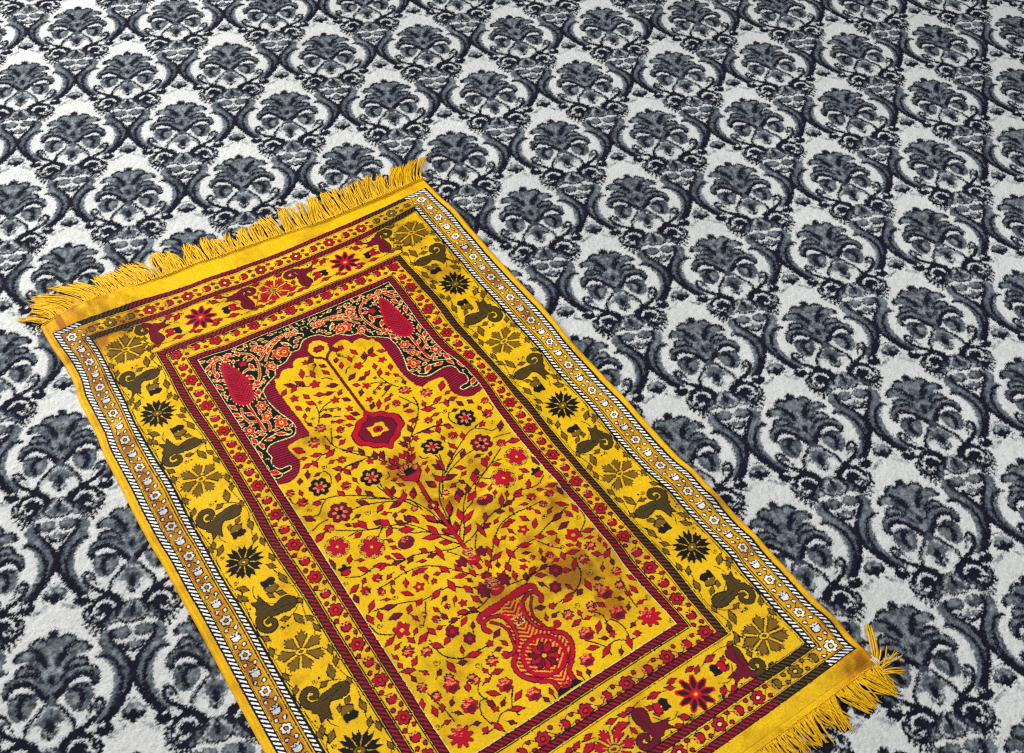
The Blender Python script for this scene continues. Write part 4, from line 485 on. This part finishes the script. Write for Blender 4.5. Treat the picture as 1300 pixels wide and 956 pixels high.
CARPET={"crown":[[0.5,69.7],[-6.4,62.6],[-9.9,57.6],[-16.4,61.3],[-23.8,56.3],[-28.5,47.0],[-20.2,45.5],[-31.2,43.0],[-41.1,43.3],[-47.2,34.0],[-41.4,28.5],[-32.7,29.2],[-36.1,22.4],[-41.0,17.4],[-42.0,10.3],[-52.7,7.1],[-57.8,-1.4],[-55.9,-12.5],[-51.6,-14.7],[-47.2,-9.4],[-43.2,-4.0],[-34.6,-3.4],[-21.8,-10.4],[-7.0,-22.0],[1.4,-28.9]],"crownlight":[[2.0,49.8],[-7.1,40.2],[-6.5,25.2],[-14.5,15.6],[-10.6,0.3],[-4.5,-11.7],[1.7,-20.0]],"strokes":[[[-27.6,48.3],[-22.0,57.1],[-12.0,59.8]],[[-46.3,33.1],[-41.8,39.7],[-31.2,42.3],[-20.3,39.6],[-9.8,25.8],[-5.8,14.1]],[[-28.1,34.6],[-18.4,31.1],[-10.0,18.5],[-7.1,7.0]],[[-41.3,14.9],[-36.1,21.7],[-26.3,21.4],[-15.7,12.2]],[[-38.5,12.6],[-27.6,12.5],[-17.0,5.1],[-8.7,-9.1]],[[-54.2,-11.8],[-56.1,-1.7],[-49.9,5.9],[-36.5,6.4],[-23.7,-2.8],[-13.2,-13.7],[1.0,-29.2]]],"archlight":[[-43.8,-9.0],[-34.6,-5.5],[-21.8,-12.9],[-11.3,-21.3]],"ball":[[-33.6,-25.1],[-45.8,-22.9],[-34.0,-42.1]],"ballout":[[-41.3,-14.1],[-46.6,-20.3],[-44.9,-33.1],[-37.7,-42.1],[-31.2,-41.9],[-26.7,-32.8],[-24.3,-22.5],[-30.5,-14.2]],"ballin":[[-30.6,-16.0],[-36.1,-22.2],[-37.4,-30.9],[-33.3,-39.4]],"stem":[[1.0,-28.8],[-7.1,-25.6],[-15.8,-27.6],[-6.4,-36.4],[-4.6,-47.4]],"base":[[-10.7,-35.7],[-19.7,-50.0],[-25.8,-60.5],[-21.4,-72.4],[-12.2,-81.0],[-5.4,-68.3],[0.4,-55.4]],"basel":[[-15.6,-56.0],[-20.1,-63.9],[-15.1,-73.5],[-4.7,-78.9],[-2.2,-68.9],[-8.4,-62.6]],"outerband":[[-70.1,50.6],[-61.7,51.8],[-57.1,43.5],[-58.1,34.4],[-70.4,25.6],[-80.7,12.1],[-86.3,-4.2],[-85.2,-22.3],[-77.1,-41.4],[-63.5,-59.6],[-55.2,-68.0]],"outerline":[[-73.1,51.2],[-68.8,48.2],[-70.3,36.6],[-76.9,28.6],[-88.3,14.9],[-94.4,0.8],[-95.3,-11.5],[-92.9,-26.2],[-83.5,-45.5],[-71.6,-61.6],[-57.4,-72.8]],"inband":[[-52.5,18.7],[-62.4,7.8],[-68.0,-5.7],[-69.3,-19.8],[-66.3,-36.3],[-59.2,-53.4],[-48.5,-69.2]],"inline":[[-52.5,20.6],[-64.4,19.0],[-74.2,13.5],[-80.9,0.2],[-82.5,-17.4],[-78.5,-35.8],[-68.7,-53.4],[-57.3,-67.6]],"heartball":[[-13.8,-131.1],[-23.1,-129.4],[-14.1,-140.1]],"hline":[[-29.2,-123.9],[-27.5,-137.6],[-19.8,-155.6],[-8.9,-170.7],[-1.8,-185.1],[1.4,-198.6]],"hwhite":[[-24.1,-128.2],[-22.3,-138.6],[-14.5,-153.3],[-5.5,-163.1],[2.0,-171.1]],"tuft":[[-0.4,-137.6],[-3.2,-145.4],[-9.2,-149.3],[-5.2,-154.0],[-0.2,-158.2]],"scr1":[[-71.1,-74.5],[-67.9,-68.1],[-61.6,-68.6],[-56.4,-77.1],[-46.9,-73.0],[-34.1,-71.8],[-21.6,-77.6],[-15.4,-84.6],[-12.0,-96.5],[-18.0,-97.2]],"scrring":[[-36.8,-95.4],[-54.6,-92.2],[-37.5,-122.4]],"disc":[[-30.0,-92.2],[-37.8,-90.8],[-30.3,-102.4]],"teeth":[[[-49.7,-108.4],[-54.0,-115.0]],[[-44.6,-114.4],[-49.0,-122.7]],[[-38.4,-115.5],[-41.8,-126.7]],[[-55.8,-98.8],[-59.0,-103.3]]],"hook":[[-45.2,-47.1],[-48.2,-37.8],[-54.6,-35.6],[-58.6,-43.0],[-53.9,-54.3],[-43.5,-65.6],[-27.9,-74.7],[-18.5,-79.9]],"hookin":[[-50.6,-46.9],[-54.8,-46.1],[-50.7,-51.4]],"bl":[[-9.9,-78.0],[-21.6,-79.3],[-17.8,-93.8],[-9.5,-95.3]],"drop":[[0.3,-87.4],[-5.3,-96.0],[-1.6,-112.1]],"pet":[[-8.4,-95.5],[-15.0,-102.8],[-10.1,-113.9],[-2.7,-113.6]],"ringlet":[[-18.4,-110.7],[-22.5,-110.0],[-18.6,-116.8]],"palm":[[-96.1,-43.2],[-101.5,-49.2],[-107.8,-53.3],[-113.7,-58.5],[-107.8,-65.4],[-101.5,-64.8],[-97.4,-75.2]],"palmd":[[-96.9,-62.2],[-101.9,-61.3],[-97.0,-74.2]],"roof":[[-105.7,-75.1],[-114.1,-79.7],[-123.5,-84.1]]}
WORLD=.2
def LIGHTS():
    area('window_light',(-2.1,2.6,1.35),(.35,1.1,0),1.2,.9,118,(1,.985,.95))
    area('ceiling_light',(1.2,.7,2.7),(.5,1.1,0),2.0,1.6,52,(.97,.985,1))
# ------------------------------------------------------------------ scene
import bpy
SC=1326.8919          # camera height, mm
AX,AY=0.1448305559*SC,0.1343133293*SC
OX,OY=-0.2736460234*SC+AX,1.6068440878*SC-2*AY     # centre of one medallion on the floor
RX,RY,RT=-0.2839748745*SC,0.9629842261*SC,0.3702240385
def lin(h): return srgb(h)
# hand-woven cloth is never square: measured (plan -> lying) pairs, mm
WP=[(-5,0,.2,-2.8),(657,0,657.3,4.4),(657,1048,660.8,1047.7),(-5,662,-7.4,662),(115,117,115.8,114.6),(537,117,533.9,125.6),(537,942,539.8,942.5),
(501,153,497.4,162.8),(151,153,150.8,150.5),(490,163,486.8,171.8),(162,163,161.2,160.6),(490,895,492,894.9),(620,37,620.7,39.3),(620,1016,625,1016.1),
(32,688,30,688),(225,162.5,225.5,167.4),(354,162.5,354.5,169.5),(424,162.5,424,171.5),(407,117,407,125),(325,117,325.4,123.2),
(20,0,20,-9),(51,0,51,-6),(116,0,116,-1),(161,0,161,6),(216,0,216,10),(307,0,307,15),(375,0,375,17),(420,0,420,18),(488,0,488,15),(559,0,559,11),(612,0,612,8),
(202,79.5,201,84),(450,79.5,449,96),(326,79.5,324,89),(-5,73,3.5,73),(-5,174,-4,174),(-5,293,-8.9,293),(-5,395,-10.5,395),(-5,494,-8.2,494),(-5,589,-7,589),
(657,116,659.9,116),(657,285,658.7,285),(657,476,653.2,476),(657,650,653,650),(657,767,658,767),(657,926,658.6,926),
(468,563,466,567.6),(429,586,431,588.8),(477,599,476,607),(407,671,407,673),(458,713,460.6,718),(402,306,397,309),(462,188,457.8,196),(465,280,458,289),(461,412,469,420),(442,462,441,469),
(579,86,583,91),(570,236,571,238),(579,369,579,376),(570,519,572,527),(570,824,577,824),(579,968,580,970),(74,86,76,85),(74,369,74,365),(74,669,72,669),(82,519,77,515),(82,225,78,222)]
for u_ in(185,250,315): 
    for v_ in range(230,880,80): WP.append((u_,v_,u_,v_))
for u_ in(400,460): 
    for v_ in range(760,880,60): WP.append((u_,v_,u_,v_))
WP=np.array(WP,float)
def _lattice():
    gu=np.arange(-80,741,10.);gv=np.arange(-120,1201,10.)
    A_,B_=np.meshgrid(gu,gv); d=np.stack([WP[:,2]-WP[:,0],WP[:,3]-WP[:,1]],1)
    K=np.exp(-((A_[...,None]-WP[:,0])**2+(B_[...,None]-WP[:,1])**2)/(2*26.**2))+.02*np.exp(-((A_[...,None]-WP[:,0])**2+(B_[...,None]-WP[:,1])**2)/(2*75.**2))
    return (K@d)/(K.sum(-1,keepdims=True)+.002)
WD=_lattice()
def warp(U,V):
    """lying position of a plan point (mm)"""
    fu=np.clip((U+80)/10,0,WD.shape[1]-1.001);fv=np.clip((V+120)/10,0,WD.shape[0]-1.001)
    i=fu.astype(int);j=fv.astype(int);a=(fu-i)[...,None];b=(fv-j)[...,None]
    Q=(WD[j,i]*(1-a)+WD[j,i+1]*a)*(1-b)+(WD[j+1,i]*(1-a)+WD[j+1,i+1]*a)*b
    return U+Q[...,0],V+Q[...,1]
def hem_top(u): return np.interp(u,[-16,10,60,100,240,330,400,460,560,668],[-27,-33,-37,-38,-43,-41,-38,-31,-27,-26])
def to_floor(u,v):
    c,s=cos(RT),sin(RT); return (RX+c*u+s*v)/1000,(RY+s*u-c*v)/1000
def vnoise(X,Y,scale,seed):
    g=np.random.default_rng(seed); N=256; T_=g.normal(0,1,(N,N))
    x=X/scale;y=Y/scale;i=np.floor(x).astype(int);j=np.floor(y).astype(int);a=x-i;b=y-j;a=a*a*(3-2*a);b=b*b*(3-2*b)
    q=lambda ii,jj:T_[jj%N,ii%N]
    return (q(i,j)*(1-a)+q(i+1,j)*a)*(1-b)+(q(i,j+1)*(1-a)+q(i+1,j+1)*a)*b
# folds of the cloth: (u,v,angle deg,length,width,height mm)
FOLDS=[(343,520,-35,75,15,3.2),(352,572,20,80,13,-2.4),(392,612,-30,75,14,3.2),(478,640,-25,75,12,2.8),(560,470,-40,90,14,2.0),(440,752,15,130,24,3.6),(345,748,-30,100,20,3.2),(455,800,-10,110,24,-2.6),
(300,267,60,28,8,2.2),(241,388,30,42,9,2.6),(560,185,10,100,22,2.6),(605,42,20,80,18,2.2),(90,-12,5,120,16,4.0),(68,44,10,80,20,2.0),(320,716,40,80,18,2.4),(596,742,-10,110,18,2.0),(650,778,0,70,14,2.6),(642,861,0,60,14,2.6),(652,993,10,70,18,3.0),(643,1058,10,80,14,4.5),
(500,560,85,220,22,1.8),(180,600,80,260,30,1.8),(400,900,5,240,30,2.2),(230,760,-20,120,20,2.6),(120,480,85,240,26,1.6),(520,300,80,180,24,1.5),(330,15,2,260,14,1.6),(210,690,20,90,16,2.2)]
def rug_height(U,V):
    z=4.2+1.1*vnoise(U+900,V+900,95,5)+.55*vnoise(U+900,V+900,38,6)+.22*vnoise(U+900,V+900,14,7)
    for u,v,an,L,w,h in FOLDS:
        a=radians(an);du,dv=U-u,V-v;s=du*cos(a)+dv*sin(a);t=-du*sin(a)+dv*cos(a)+6*np.sin(s/28.+u)
        z=z+h*1.6*np.exp(-(s/L*1.6)**2-(t/w)**2)
    return np.maximum(z,2.4)
NAP_SHADE=[(80,0,75,.85),(56,-22,40,1.0),(50,25,60,.9),(70,60,45,.5),(140,30,40,.3),(20,120,50,.35),(300,500,22,.5),(250,395,20,.5),(205,390,20,.4),(470,655,40,.45),(395,690,45,.4),(500,760,50,.35),(150,500,60,.2),(600,60,60,.3),(570,200,50,.3),(327,507,34,.8),(343,565,34,.75),(384,606,26,.7),(471,631,29,.45),(425,750,61,.75),(338,749,50,.6),(437,821,45,.5),(557,182,29,.55),(603,41,18,.4),(298,267,15,.4),(241,388,20,.5),(643,1065,29,.9),(663,1059,15,.9),(409,544,22,.4),(450,679,24,.4),(321,718,33,.4),(594,741,24,.3),(650,777,22,.5),(641,861,22,.4),(652,993,29,.5),(393,484,15,.4)]  # patches of painted fold and hem shade, partly brushed pile: u, v, radius, strength
col_=bpy.context.scene.collection
def grid_mesh(name,X,Y,Z,C,mask=None):
    h,w=X.shape; idx=np.arange(h*w).reshape(h,w)
    F=np.stack([idx[:-1,:-1],idx[1:,:-1],idx[1:,1:],idx[:-1,1:]],-1)
    F=F.reshape(-1,4) if mask is None else F[mask]
    V=np.stack([X,Y,Z],-1).reshape(-1,3); C=C.reshape(-1,3)
    if mask is not None:
        u,inv=np.unique(F,return_inverse=True); V=V[u];C=C[u];F=inv.reshape(-1,4)
    return raw_mesh(name,V,F,C)
def raw_mesh(name,V,F,C=None,smooth=True):
    m=bpy.data.meshes.new(name); n=len(V);k=len(F)
    m.vertices.add(n);m.vertices.foreach_set('co',np.ascontiguousarray(V,np.float32).ravel())
    m.loops.add(k*F.shape[1]);m.loops.foreach_set('vertex_index',np.ascontiguousarray(F,np.int32).ravel())
    m.polygons.add(k);m.polygons.foreach_set('loop_start',np.arange(k,dtype=np.int32)*F.shape[1])
    m.polygons.foreach_set('use_smooth',np.full(k,smooth))
    m.update(calc_edges=True)
    if C is not None:
        a=m.color_attributes.new('yarn','FLOAT_COLOR','POINT'); q=np.ones((n,4),np.float32);q[:,:3]=C; a.data.foreach_set('color',q.ravel())
    return m
def link(name,mesh,mat,parent=None):
    o=bpy.data.objects.new(name,mesh); col_.objects.link(o)
    if mesh is not None and mat is not None: mesh.materials.append(mat)
    if parent: o.parent=parent
    return o
def material(name,attr=None,base=None,rough=.8,sheen=0,bump=0,bscale=900,spec=.3,tint=None,lo=.82,hi=1.12):
    m=bpy.data.materials.new(name);m.use_nodes=True;nt=m.node_tree;N=nt.nodes;b=N['Principled BSDF']
    tc=N.new('ShaderNodeTexCoord')
    nz=N.new('ShaderNodeTexNoise');nz.inputs['Scale'].default_value=bscale;nz.inputs['Detail'].default_value=2;nt.links.new(tc.outputs['Object'],nz.inputs['Vector'])
    if attr:
        a=N.new('ShaderNodeAttribute');a.attribute_name=attr;src=a.outputs['Color']
    else:
        a=N.new('ShaderNodeRGB');a.outputs[0].default_value=(*base,1);src=a.outputs[0]
    mx=N.new('ShaderNodeMix');mx.data_type='RGBA';mx.blend_type='MULTIPLY';mx.inputs['Factor'].default_value=1
    rp=N.new('ShaderNodeMapRange');rp.inputs['From Min'].default_value=.3;rp.inputs['From Max'].default_value=.7;rp.inputs['To Min'].default_value=lo;rp.inputs['To Max'].default_value=hi
    nt.links.new(nz.outputs['Fac'],rp.inputs['Value'])
    nt.links.new(src,mx.inputs['A']);nt.links.new(rp.outputs['Result'],mx.inputs['B']);nt.links.new(mx.outputs['Result'],b.inputs['Base Color'])
    b.inputs['Roughness'].default_value=rough;b.inputs['Specular IOR Level'].default_value=spec
    b.inputs['Sheen Weight'].default_value=sheen;b.inputs['Sheen Roughness'].default_value=.4
    if bump:
        bp=N.new('ShaderNodeBump');bp.inputs['Strength'].default_value=bump;bp.inputs['Distance'].default_value=.0006;nt.links.new(nz.outputs['Fac'],bp.inputs['Height']);nt.links.new(bp.outputs['Normal'],b.inputs['Normal'])
    return m
M_carpet=material('woven_wool_carpet','yarn',rough=.95,sheen=0,bump=.5,bscale=700,spec=.04)
M_rug=material('silky_pile_rug','yarn',rough=.6,sheen=0,bump=.45,bscale=900,spec=.16)
M_yarn=material('yellow_fringe_yarn',base=lin('#efb806'),rough=.55,sheen=0,bump=.6,bscale=420,spec=.2,lo=.62,hi=1.12)
M_pale=material('bleached_thread',base=lin('#efe6cf'),rough=.7,bscale=1200)
# ---------------- carpet
TONE={0:(.60,.605,.59),1:(.33,.345,.355),2:(.107,.124,.142),3:(.046,.055,.07),4:(.0085,.0085,.016),11:(.165,.186,.198),12:(.075,.087,.102),13:(.058,.067,.082)}
def axis(lo,hi,d0,d1,far0,far1,df):
    n=[];x=lo
    while x<hi:
        n.append(x); x+=d0+(d1-d0)*(x-lo)/(hi-lo)
    n=np.array(n); return np.concatenate([np.arange(far0,lo-df*.3,df),n,np.arange(hi+df*.3,far1,df)])
def build_carpet():
    A,st=tile(CARPET); lut=np.zeros((16,3))
    for k,v in TONE.items(): lut[k]=v
    xs=axis(-720,1830,1.55,1.75,-2200,3200,9.); ys=axis(220,2420,1.4,2.2,-700,4200,9.)
    X,Y=np.meshgrid(xs,ys); g=np.random.default_rng(11)
    jx=g.normal(0,.75,X.shape);jy=g.normal(0,.75,X.shape)
    grey=vnoise(X,Y,3.2,21); gy2=vnoise(X,Y,3.2,22)
    def samp(dx,dy):
        i=np.floor(((X-OX+dx)%PX)/st).astype(int)%240;j=np.floor(((Y-OY+dy)%PY)/st).astype(int)%A.shape[0]; return A[j,i]
    a0=samp(jx,jy); a1=samp(jx+1.4*grey,jy+1.6*gy2)
    isg=(a0!=0)&(a0!=4); idx=np.where(isg,a1,a0)
    b0=samp(jx*1.5+g.normal(0,1.0,X.shape),jy*1.5+g.normal(0,1.0,X.shape)); C=.62*lut[idx]+.38*lut[b0]
    wear=1+.03*vnoise(X+3000,Y+3000,260,36)+.035*vnoise(X+3000,Y+3000,700,37)+.02*vnoise(X+3000,Y+3000,45,38)
    lum=1+.10*g.normal(0,1,X.shape)+.05*vnoise(X,Y,60,31)
    lum=np.where(idx==4,lum+.5*np.abs(vnoise(X,Y,4,33)),lum); lum=np.where(isg,lum+.34*vnoise(X,Y,4.2,34)+.18*vnoise(X*1.3,Y*.6,8,39)+.12*g.normal(0,1,X.shape),lum)
    lum=np.where(idx==0,1+.055*g.normal(0,1,X.shape)+.03*vnoise(X,Y,9,35),lum)
    C=C*(np.clip(lum,.35,2.2)*wear)[...,None]
    dark=(idx==4)
    Z=(g.normal(0,.22,X.shape)+.25*vnoise(X,Y,5,41)+.5*vnoise(X,Y,160,42)-.35*dark)/1000
    P=g.normal(0,.18,X.shape)
    m=grid_mesh('carpet',(X+P)/1000,(Y+g.normal(0,.18,X.shape))/1000,Z,C)
    o=link('carpet',m,M_carpet); o['kind']='structure'; return o
build_carpet()
# ---------------- prayer rug
root=bpy.data.objects.new('prayer_rug',None); col_.objects.link(root)
cx,cy=to_floor(326,524); root.location=(cx,cy,0)
root['label']='yellow and red fringed prayer rug lying askew on the grey damask carpet'; root['category']='prayer rug'
def local(x,y): return x-cx,y-cy
R=make_rug(RUG); C,IDX=colour(R)
h,w=R.a.shape
U=R.x0+np.arange(w)*R.st; V=R.y0+np.arange(h)*R.st
UU,VV=np.meshgrid(U,V)
# shade of folds and hem, mixed with brushed pile, painted into the yarn colours
nap_shade=np.zeros(UU.shape)
for u,v,r,s in NAP_SHADE: nap_shade=np.maximum(nap_shade,s*np.exp(-((UU-u)**2+(VV-v)**2)/(2*(r*.62)**2)))
nap_shade=nap_shade*np.clip(.95+.55*vnoise(.8*UU+.6*VV+900,.8*VV-.6*UU+1900,17,51)+.35*vnoise(UU+900,VV+900,7,57),0,1.5)
nap_shade=np.where(VV<0,nap_shade*.55,nap_shade)*np.where(VV>1048,.55,1)
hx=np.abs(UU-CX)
g_=((hx>298)&(hx<318))*(.22+.40*vnoise(UU+900,VV+900,26,52)+np.where(UU<CX,.35*(hx>306)+.12,-.12)); nap_shade=np.maximum(nap_shade,np.clip(g_,0,.8))
nap_shade=nap_shade+np.clip(.15*vnoise(UU+900,VV+900,32,53)+.10*vnoise(UU+900,VV+900,9,54),0,.45)
nap_shade=np.clip(nap_shade*1.3,0,1)[...,None]
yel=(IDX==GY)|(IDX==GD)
C=np.where(yel[...,None],C*(1-nap_shade)+C*np.array([.46,.29,.24])*nap_shade,C*(1-.4*nap_shade))
edge=np.minimum(np.minimum(UU-U[0],U[-1]-UU),1e9)
# hem rows are stretched so the cloth ends on the stitched line
VH=np.where(VV<0,VV/26.*(-hem_top(UU)),VV)
u2,v2=warp(UU,VH)
Z=rug_height(UU,VV)
raised=np.where((IDX==BK),-.12,0)+np.where((IDX==RD)|(IDX==MR),.10,0)
Z=Z+raised*(1)+np.random.default_rng(8).normal(0,.05,Z.shape)
Z=Z+3.2*np.clip(vnoise(UU+900,VV+900,70,61),0,2)*np.exp(-edge/16.)
sel=np.clip(edge/5.5,0,1); Z=Z*np.where(edge<5.5,np.sqrt(np.clip(1-(1-sel)**2,0,1)),1)+.9*np.exp(-((edge-4.5)/3.)**2)
ve=np.minimum(VV-V[0],V[-1]-VV); s2=np.clip(ve/4,0,1); Z=Z*np.where(ve<4,.45+.55*np.sqrt(np.clip(1-(1-s2)**2,0,1)),1)
Z=Z+.5*((np.abs(VV+20)<1.0)|(np.abs(VV-1068)<1.0))*-1
fx,fy=to_floor(u2,v2); fx,fy=local(fx,fy)
cu=(UU[:-1,:-1]+R.st/2); cv=(VV[:-1,:-1]+R.st/2)
isH=(cv<-.4)|(cv>1048.4); isS=~isH&((cu<-5.4)|(cu>657.4)); isP=~isH&~isS
# fold row order: v grows toward the camera, so reverse rows for upward normals
def part(name,mask):
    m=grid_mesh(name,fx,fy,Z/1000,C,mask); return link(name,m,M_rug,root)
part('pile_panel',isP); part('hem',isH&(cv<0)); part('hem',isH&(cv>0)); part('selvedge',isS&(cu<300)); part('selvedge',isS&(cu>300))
# ---------------- fringes
FT=np.array([(-10,-34,-26),(4,-34,-27),(28,-30,-48),(50,-46,-58),(72,-50,-60),(86,-16,-46),(110,-14,-50),(126,-17,-55),(162,-10,-57),(242,6,-50),(300,4,-44),(333,10,-40),(386,-8,-53),(432,12,-56),(500,2,-64),(566,15,-58),(593,14,-48),(613,28,-58),(637,26,-53),(660,36,-58)],float)
def tube(path,r,sides=5):
    P=np.array(path);n=len(P);T_=np.gradient(P,axis=0);T_/=np.linalg.norm(T_,axis=1,keepdims=True)+1e-9
    up=np.array([0,0,1.]);S=np.cross(T_,up);S/=np.linalg.norm(S,axis=1,keepdims=True)+1e-9;B_=np.cross(S,T_)
    a=np.arange(sides)*2*pi/sides; rr=r*np.ones(n); rr[-1]*=.35
    V_=(P[:,None]+rr[:,None,None]*(np.cos(a)[None,:,None]*S[:,None]+np.sin(a)[None,:,None]*B_[:,None])).reshape(-1,3)
    i=np.arange(n-1)[:,None]*sides; j=np.arange(sides)[None];k=(j+1)%sides
    F_=np.stack([i+j,i+k,i+sides+k,i+sides+j],-1).reshape(-1,4)
    return V_,F_
def bundle(paths,r):
    Vs=[];Fs=[];o=0
    for p_,rr in zip(paths,r):
        v,f_=tube(p_,rr); Vs.append(v);Fs.append(f_+o);o+=len(v)
    return np.concatenate(Vs),np.concatenate(Fs)
def fringe(sgn,u0,u1,n,seed,parent,extra=None):
    g=np.random.default_rng(seed)
    for k in range(n):
        ub=u0+(u1-u0)*(k+.5)/n+g.uniform(-1.5,1.5); wdt=(u1-u0)/n
        if sgn<0:
            du=np.interp(ub,FT[:,0],FT[:,1]);dv=np.interp(ub,FT[:,0],FT[:,2]); vb=hem_top(ub)+2
        else:
            du=np.interp(ub,[440,560,640,668],[2,5,8,16]); dv=36; vb=1076.
        if k in(19,20) and sgn<0: du+= (-14 if k==19 else 12)
        cd,cv_=g.normal(0,7),g.normal(0,4)
        paths=[];rad=[]
        ns=int(g.integers(9,12))
        for s in range(ns):
            f_=(s+.5)/ns-.5
            ue=ub+f_*wdt*.95+g.normal(0,.5); ut=ub+du+cd+f_*wdt*1.1+g.normal(0,2.0); vt=vb+dv+cv_+g.normal(0,3.2)
            bow=g.normal(0,3.0)+(-du*.10); lift=g.uniform(.6,4.8)
            pts=[]
            for t in np.linspace(0,1,9):
                uu=ue+(ut-ue)*(t**1.25)+bow*sin(pi*t)+.5*sin(t*14+s*2+k); vv=vb-(sgn*2.0)*(1-t)*0+ (vt-vb)*t
                zz=3.6*(1-t)**2+1.3+lift*sin(pi*min(1,t*1.05))*.8+.3*sin(t*11+s)+(.8 if s%2 else 0)*t
                a,b=warp(np.array(uu),np.array(vv)); x,y=to_floor(float(a),float(b)); x,y=local(x,y); pts.append((x,y,zz/1000))
            paths.append(pts);rad.append(g.uniform(.85,1.2)/1000)
        V_,F_=bundle(paths,rad); link('tassel',raw_mesh('tassel',V_,F_),M_yarn,parent)
fr_top=None
def stitched(name,v0fn,u0,u1,seed,parent):
    g=np.random.default_rng(seed);paths=[];rad=[]
    u=u0
    while u<u1:
        vb=v0fn(u); pts=[]
        for t in np.linspace(0,1,6):
            uu=u+2.6*t; vv=vb+2.2*sin(pi*t)+g.normal(0,.25); a,b=warp(np.array(uu),np.array(vv));x,y=to_floor(float(a),float(b));x,y=local(x,y);pts.append((x,y,(4.3+1.5*sin(pi*t)+g.normal(0,.15))/1000))
        paths.append(pts);rad.append(.62/1000); u+=3.0+g.normal(0,.3)
    V_,F_=bundle(paths,rad); return link(name,raw_mesh(name,V_,F_),M_yarn,parent)
f1=stitched('fringe',lambda u:float(hem_top(u))+2.5,-13,666,3,root)
fringe(-1,-12,664,56,17,f1)
f2=stitched('fringe',lambda u:1073.5,-13,666,4,root)
fringe(1,420,666,20,23,f2)
fringe(1,-12,420,30,29,f2)
# stray yarns flung out over the corner nearest the camera, with a bleached frayed thread
def strays(specs,name,mat,parent,seed,r):
    g=np.random.default_rng(seed);paths=[];rad=[]
    for (ua,va,ub,vb,zt) in specs:
        pts=[]; bw=g.normal(0,2)
        for t in np.linspace(0,1,9):
            x,y=to_floor(ua+(ub-ua)*t+bw*sin(pi*t),va+(vb-va)*t+bw*.5*sin(2*pi*t)); x,y=local(x,y); pts.append((x,y,(2.0+zt*sin(pi*min(1,t*.9)))/1000))
        paths.append(pts);rad.append(r*g.uniform(.85,1.15)/1000)
    V_,F_=bundle(paths,rad); return link(name,raw_mesh(name,V_,F_),mat,parent)
strays([(668,1076,699,1028,5),(669,1077,701,1030,6),(670,1078,703,1033,5),(667,1076,696,1031,4),(668,1078,700,1036,7),(671,1079,702,1029,4)],'tassel',M_yarn,f2,5,.95)
strays([(667,1080,704,1081,6),(668,1081,703,1075,4),(668,1083,706,1085,7),(666,1082,700,1087,5),(668,1084,699,1065,8),(668,1078,692,1062,6),(665,1084,692,1097,5),(664,1085,690,1103,6),(666,1086,694,1101,4),(660,1084,686,1107,6),(668,1082,706,1078,3)],'tassel',M_yarn,f2,6,.9)
strays([(662,1046,672,1076,5.5),(663,1048,671,1078,6.2),(664,1050,674,1078,5.5),(665,1052,675,1076,4.6),(664,1046,673,1070,4.6),(661,1056,668,1080,6.5),(666,1054,676,1079,4.2),(665,1048,675,1073,3.6)],'frayed_thread',M_pale,root,7,.9)
strays([(668,-22,676,-16,3.2),(666,-25,673,-20,3.6),(669,-18,675,-12,3)],'frayed_thread',M_pale,root,8,.6)
strays([(-14,-34,-20,-24,4),(-15,-30,-19,-18,4)],'frayed_thread',M_pale,root,9,.5)
# ---------------- camera
cam=bpy.data.cameras.new('camera');co=bpy.data.objects.new('camera',cam);col_.objects.link(co)
co.location=(0,0,SC/1000);co.rotation_mode='XYZ';co.rotation_euler=(0.7247188276539335,-0.03616610603085868,-0.22387431559317764)
cam.sensor_width=36;cam.lens=1447.6537781*36/1300;cam.shift_y=-44.5/1300;cam.clip_start=.01;cam.clip_end=100
bpy.context.scene.camera=co
# ---------------- light: a bright room, daylight from tall windows and a soft ceiling
wd=bpy.data.worlds.new('World');bpy.context.scene.world=wd;wd.use_nodes=True
wd.node_tree.nodes['Background'].inputs[0].default_value=(.92,.96,1,1);wd.node_tree.nodes['Background'].inputs[1].default_value=WORLD
def area(name,loc,target,sx,sy,e,c):
    l=bpy.data.lights.new(name,'AREA');l.shape='RECTANGLE';l.size=sx;l.size_y=sy;l.energy=e;l.color=c
    o=bpy.data.objects.new(name,l);col_.objects.link(o);o.location=loc
    import mathutils
    o.rotation_euler=(mathutils.Vector(target)-mathutils.Vector(loc)).to_track_quat('-Z','Y').to_euler()
LIGHTS()
sc=bpy.context.scene
sc.view_settings.view_transform='Standard';sc.view_settings.look='None';sc.view_settings.exposure=0;sc.view_settings.gamma=1
sc.render.engine='CYCLES';sc.cycles.max_bounces=4;sc.cycles.use_denoising=False;sc.cycles.pixel_filter_type='BLACKMAN_HARRIS'
sc.cycles.filter_width=1.2
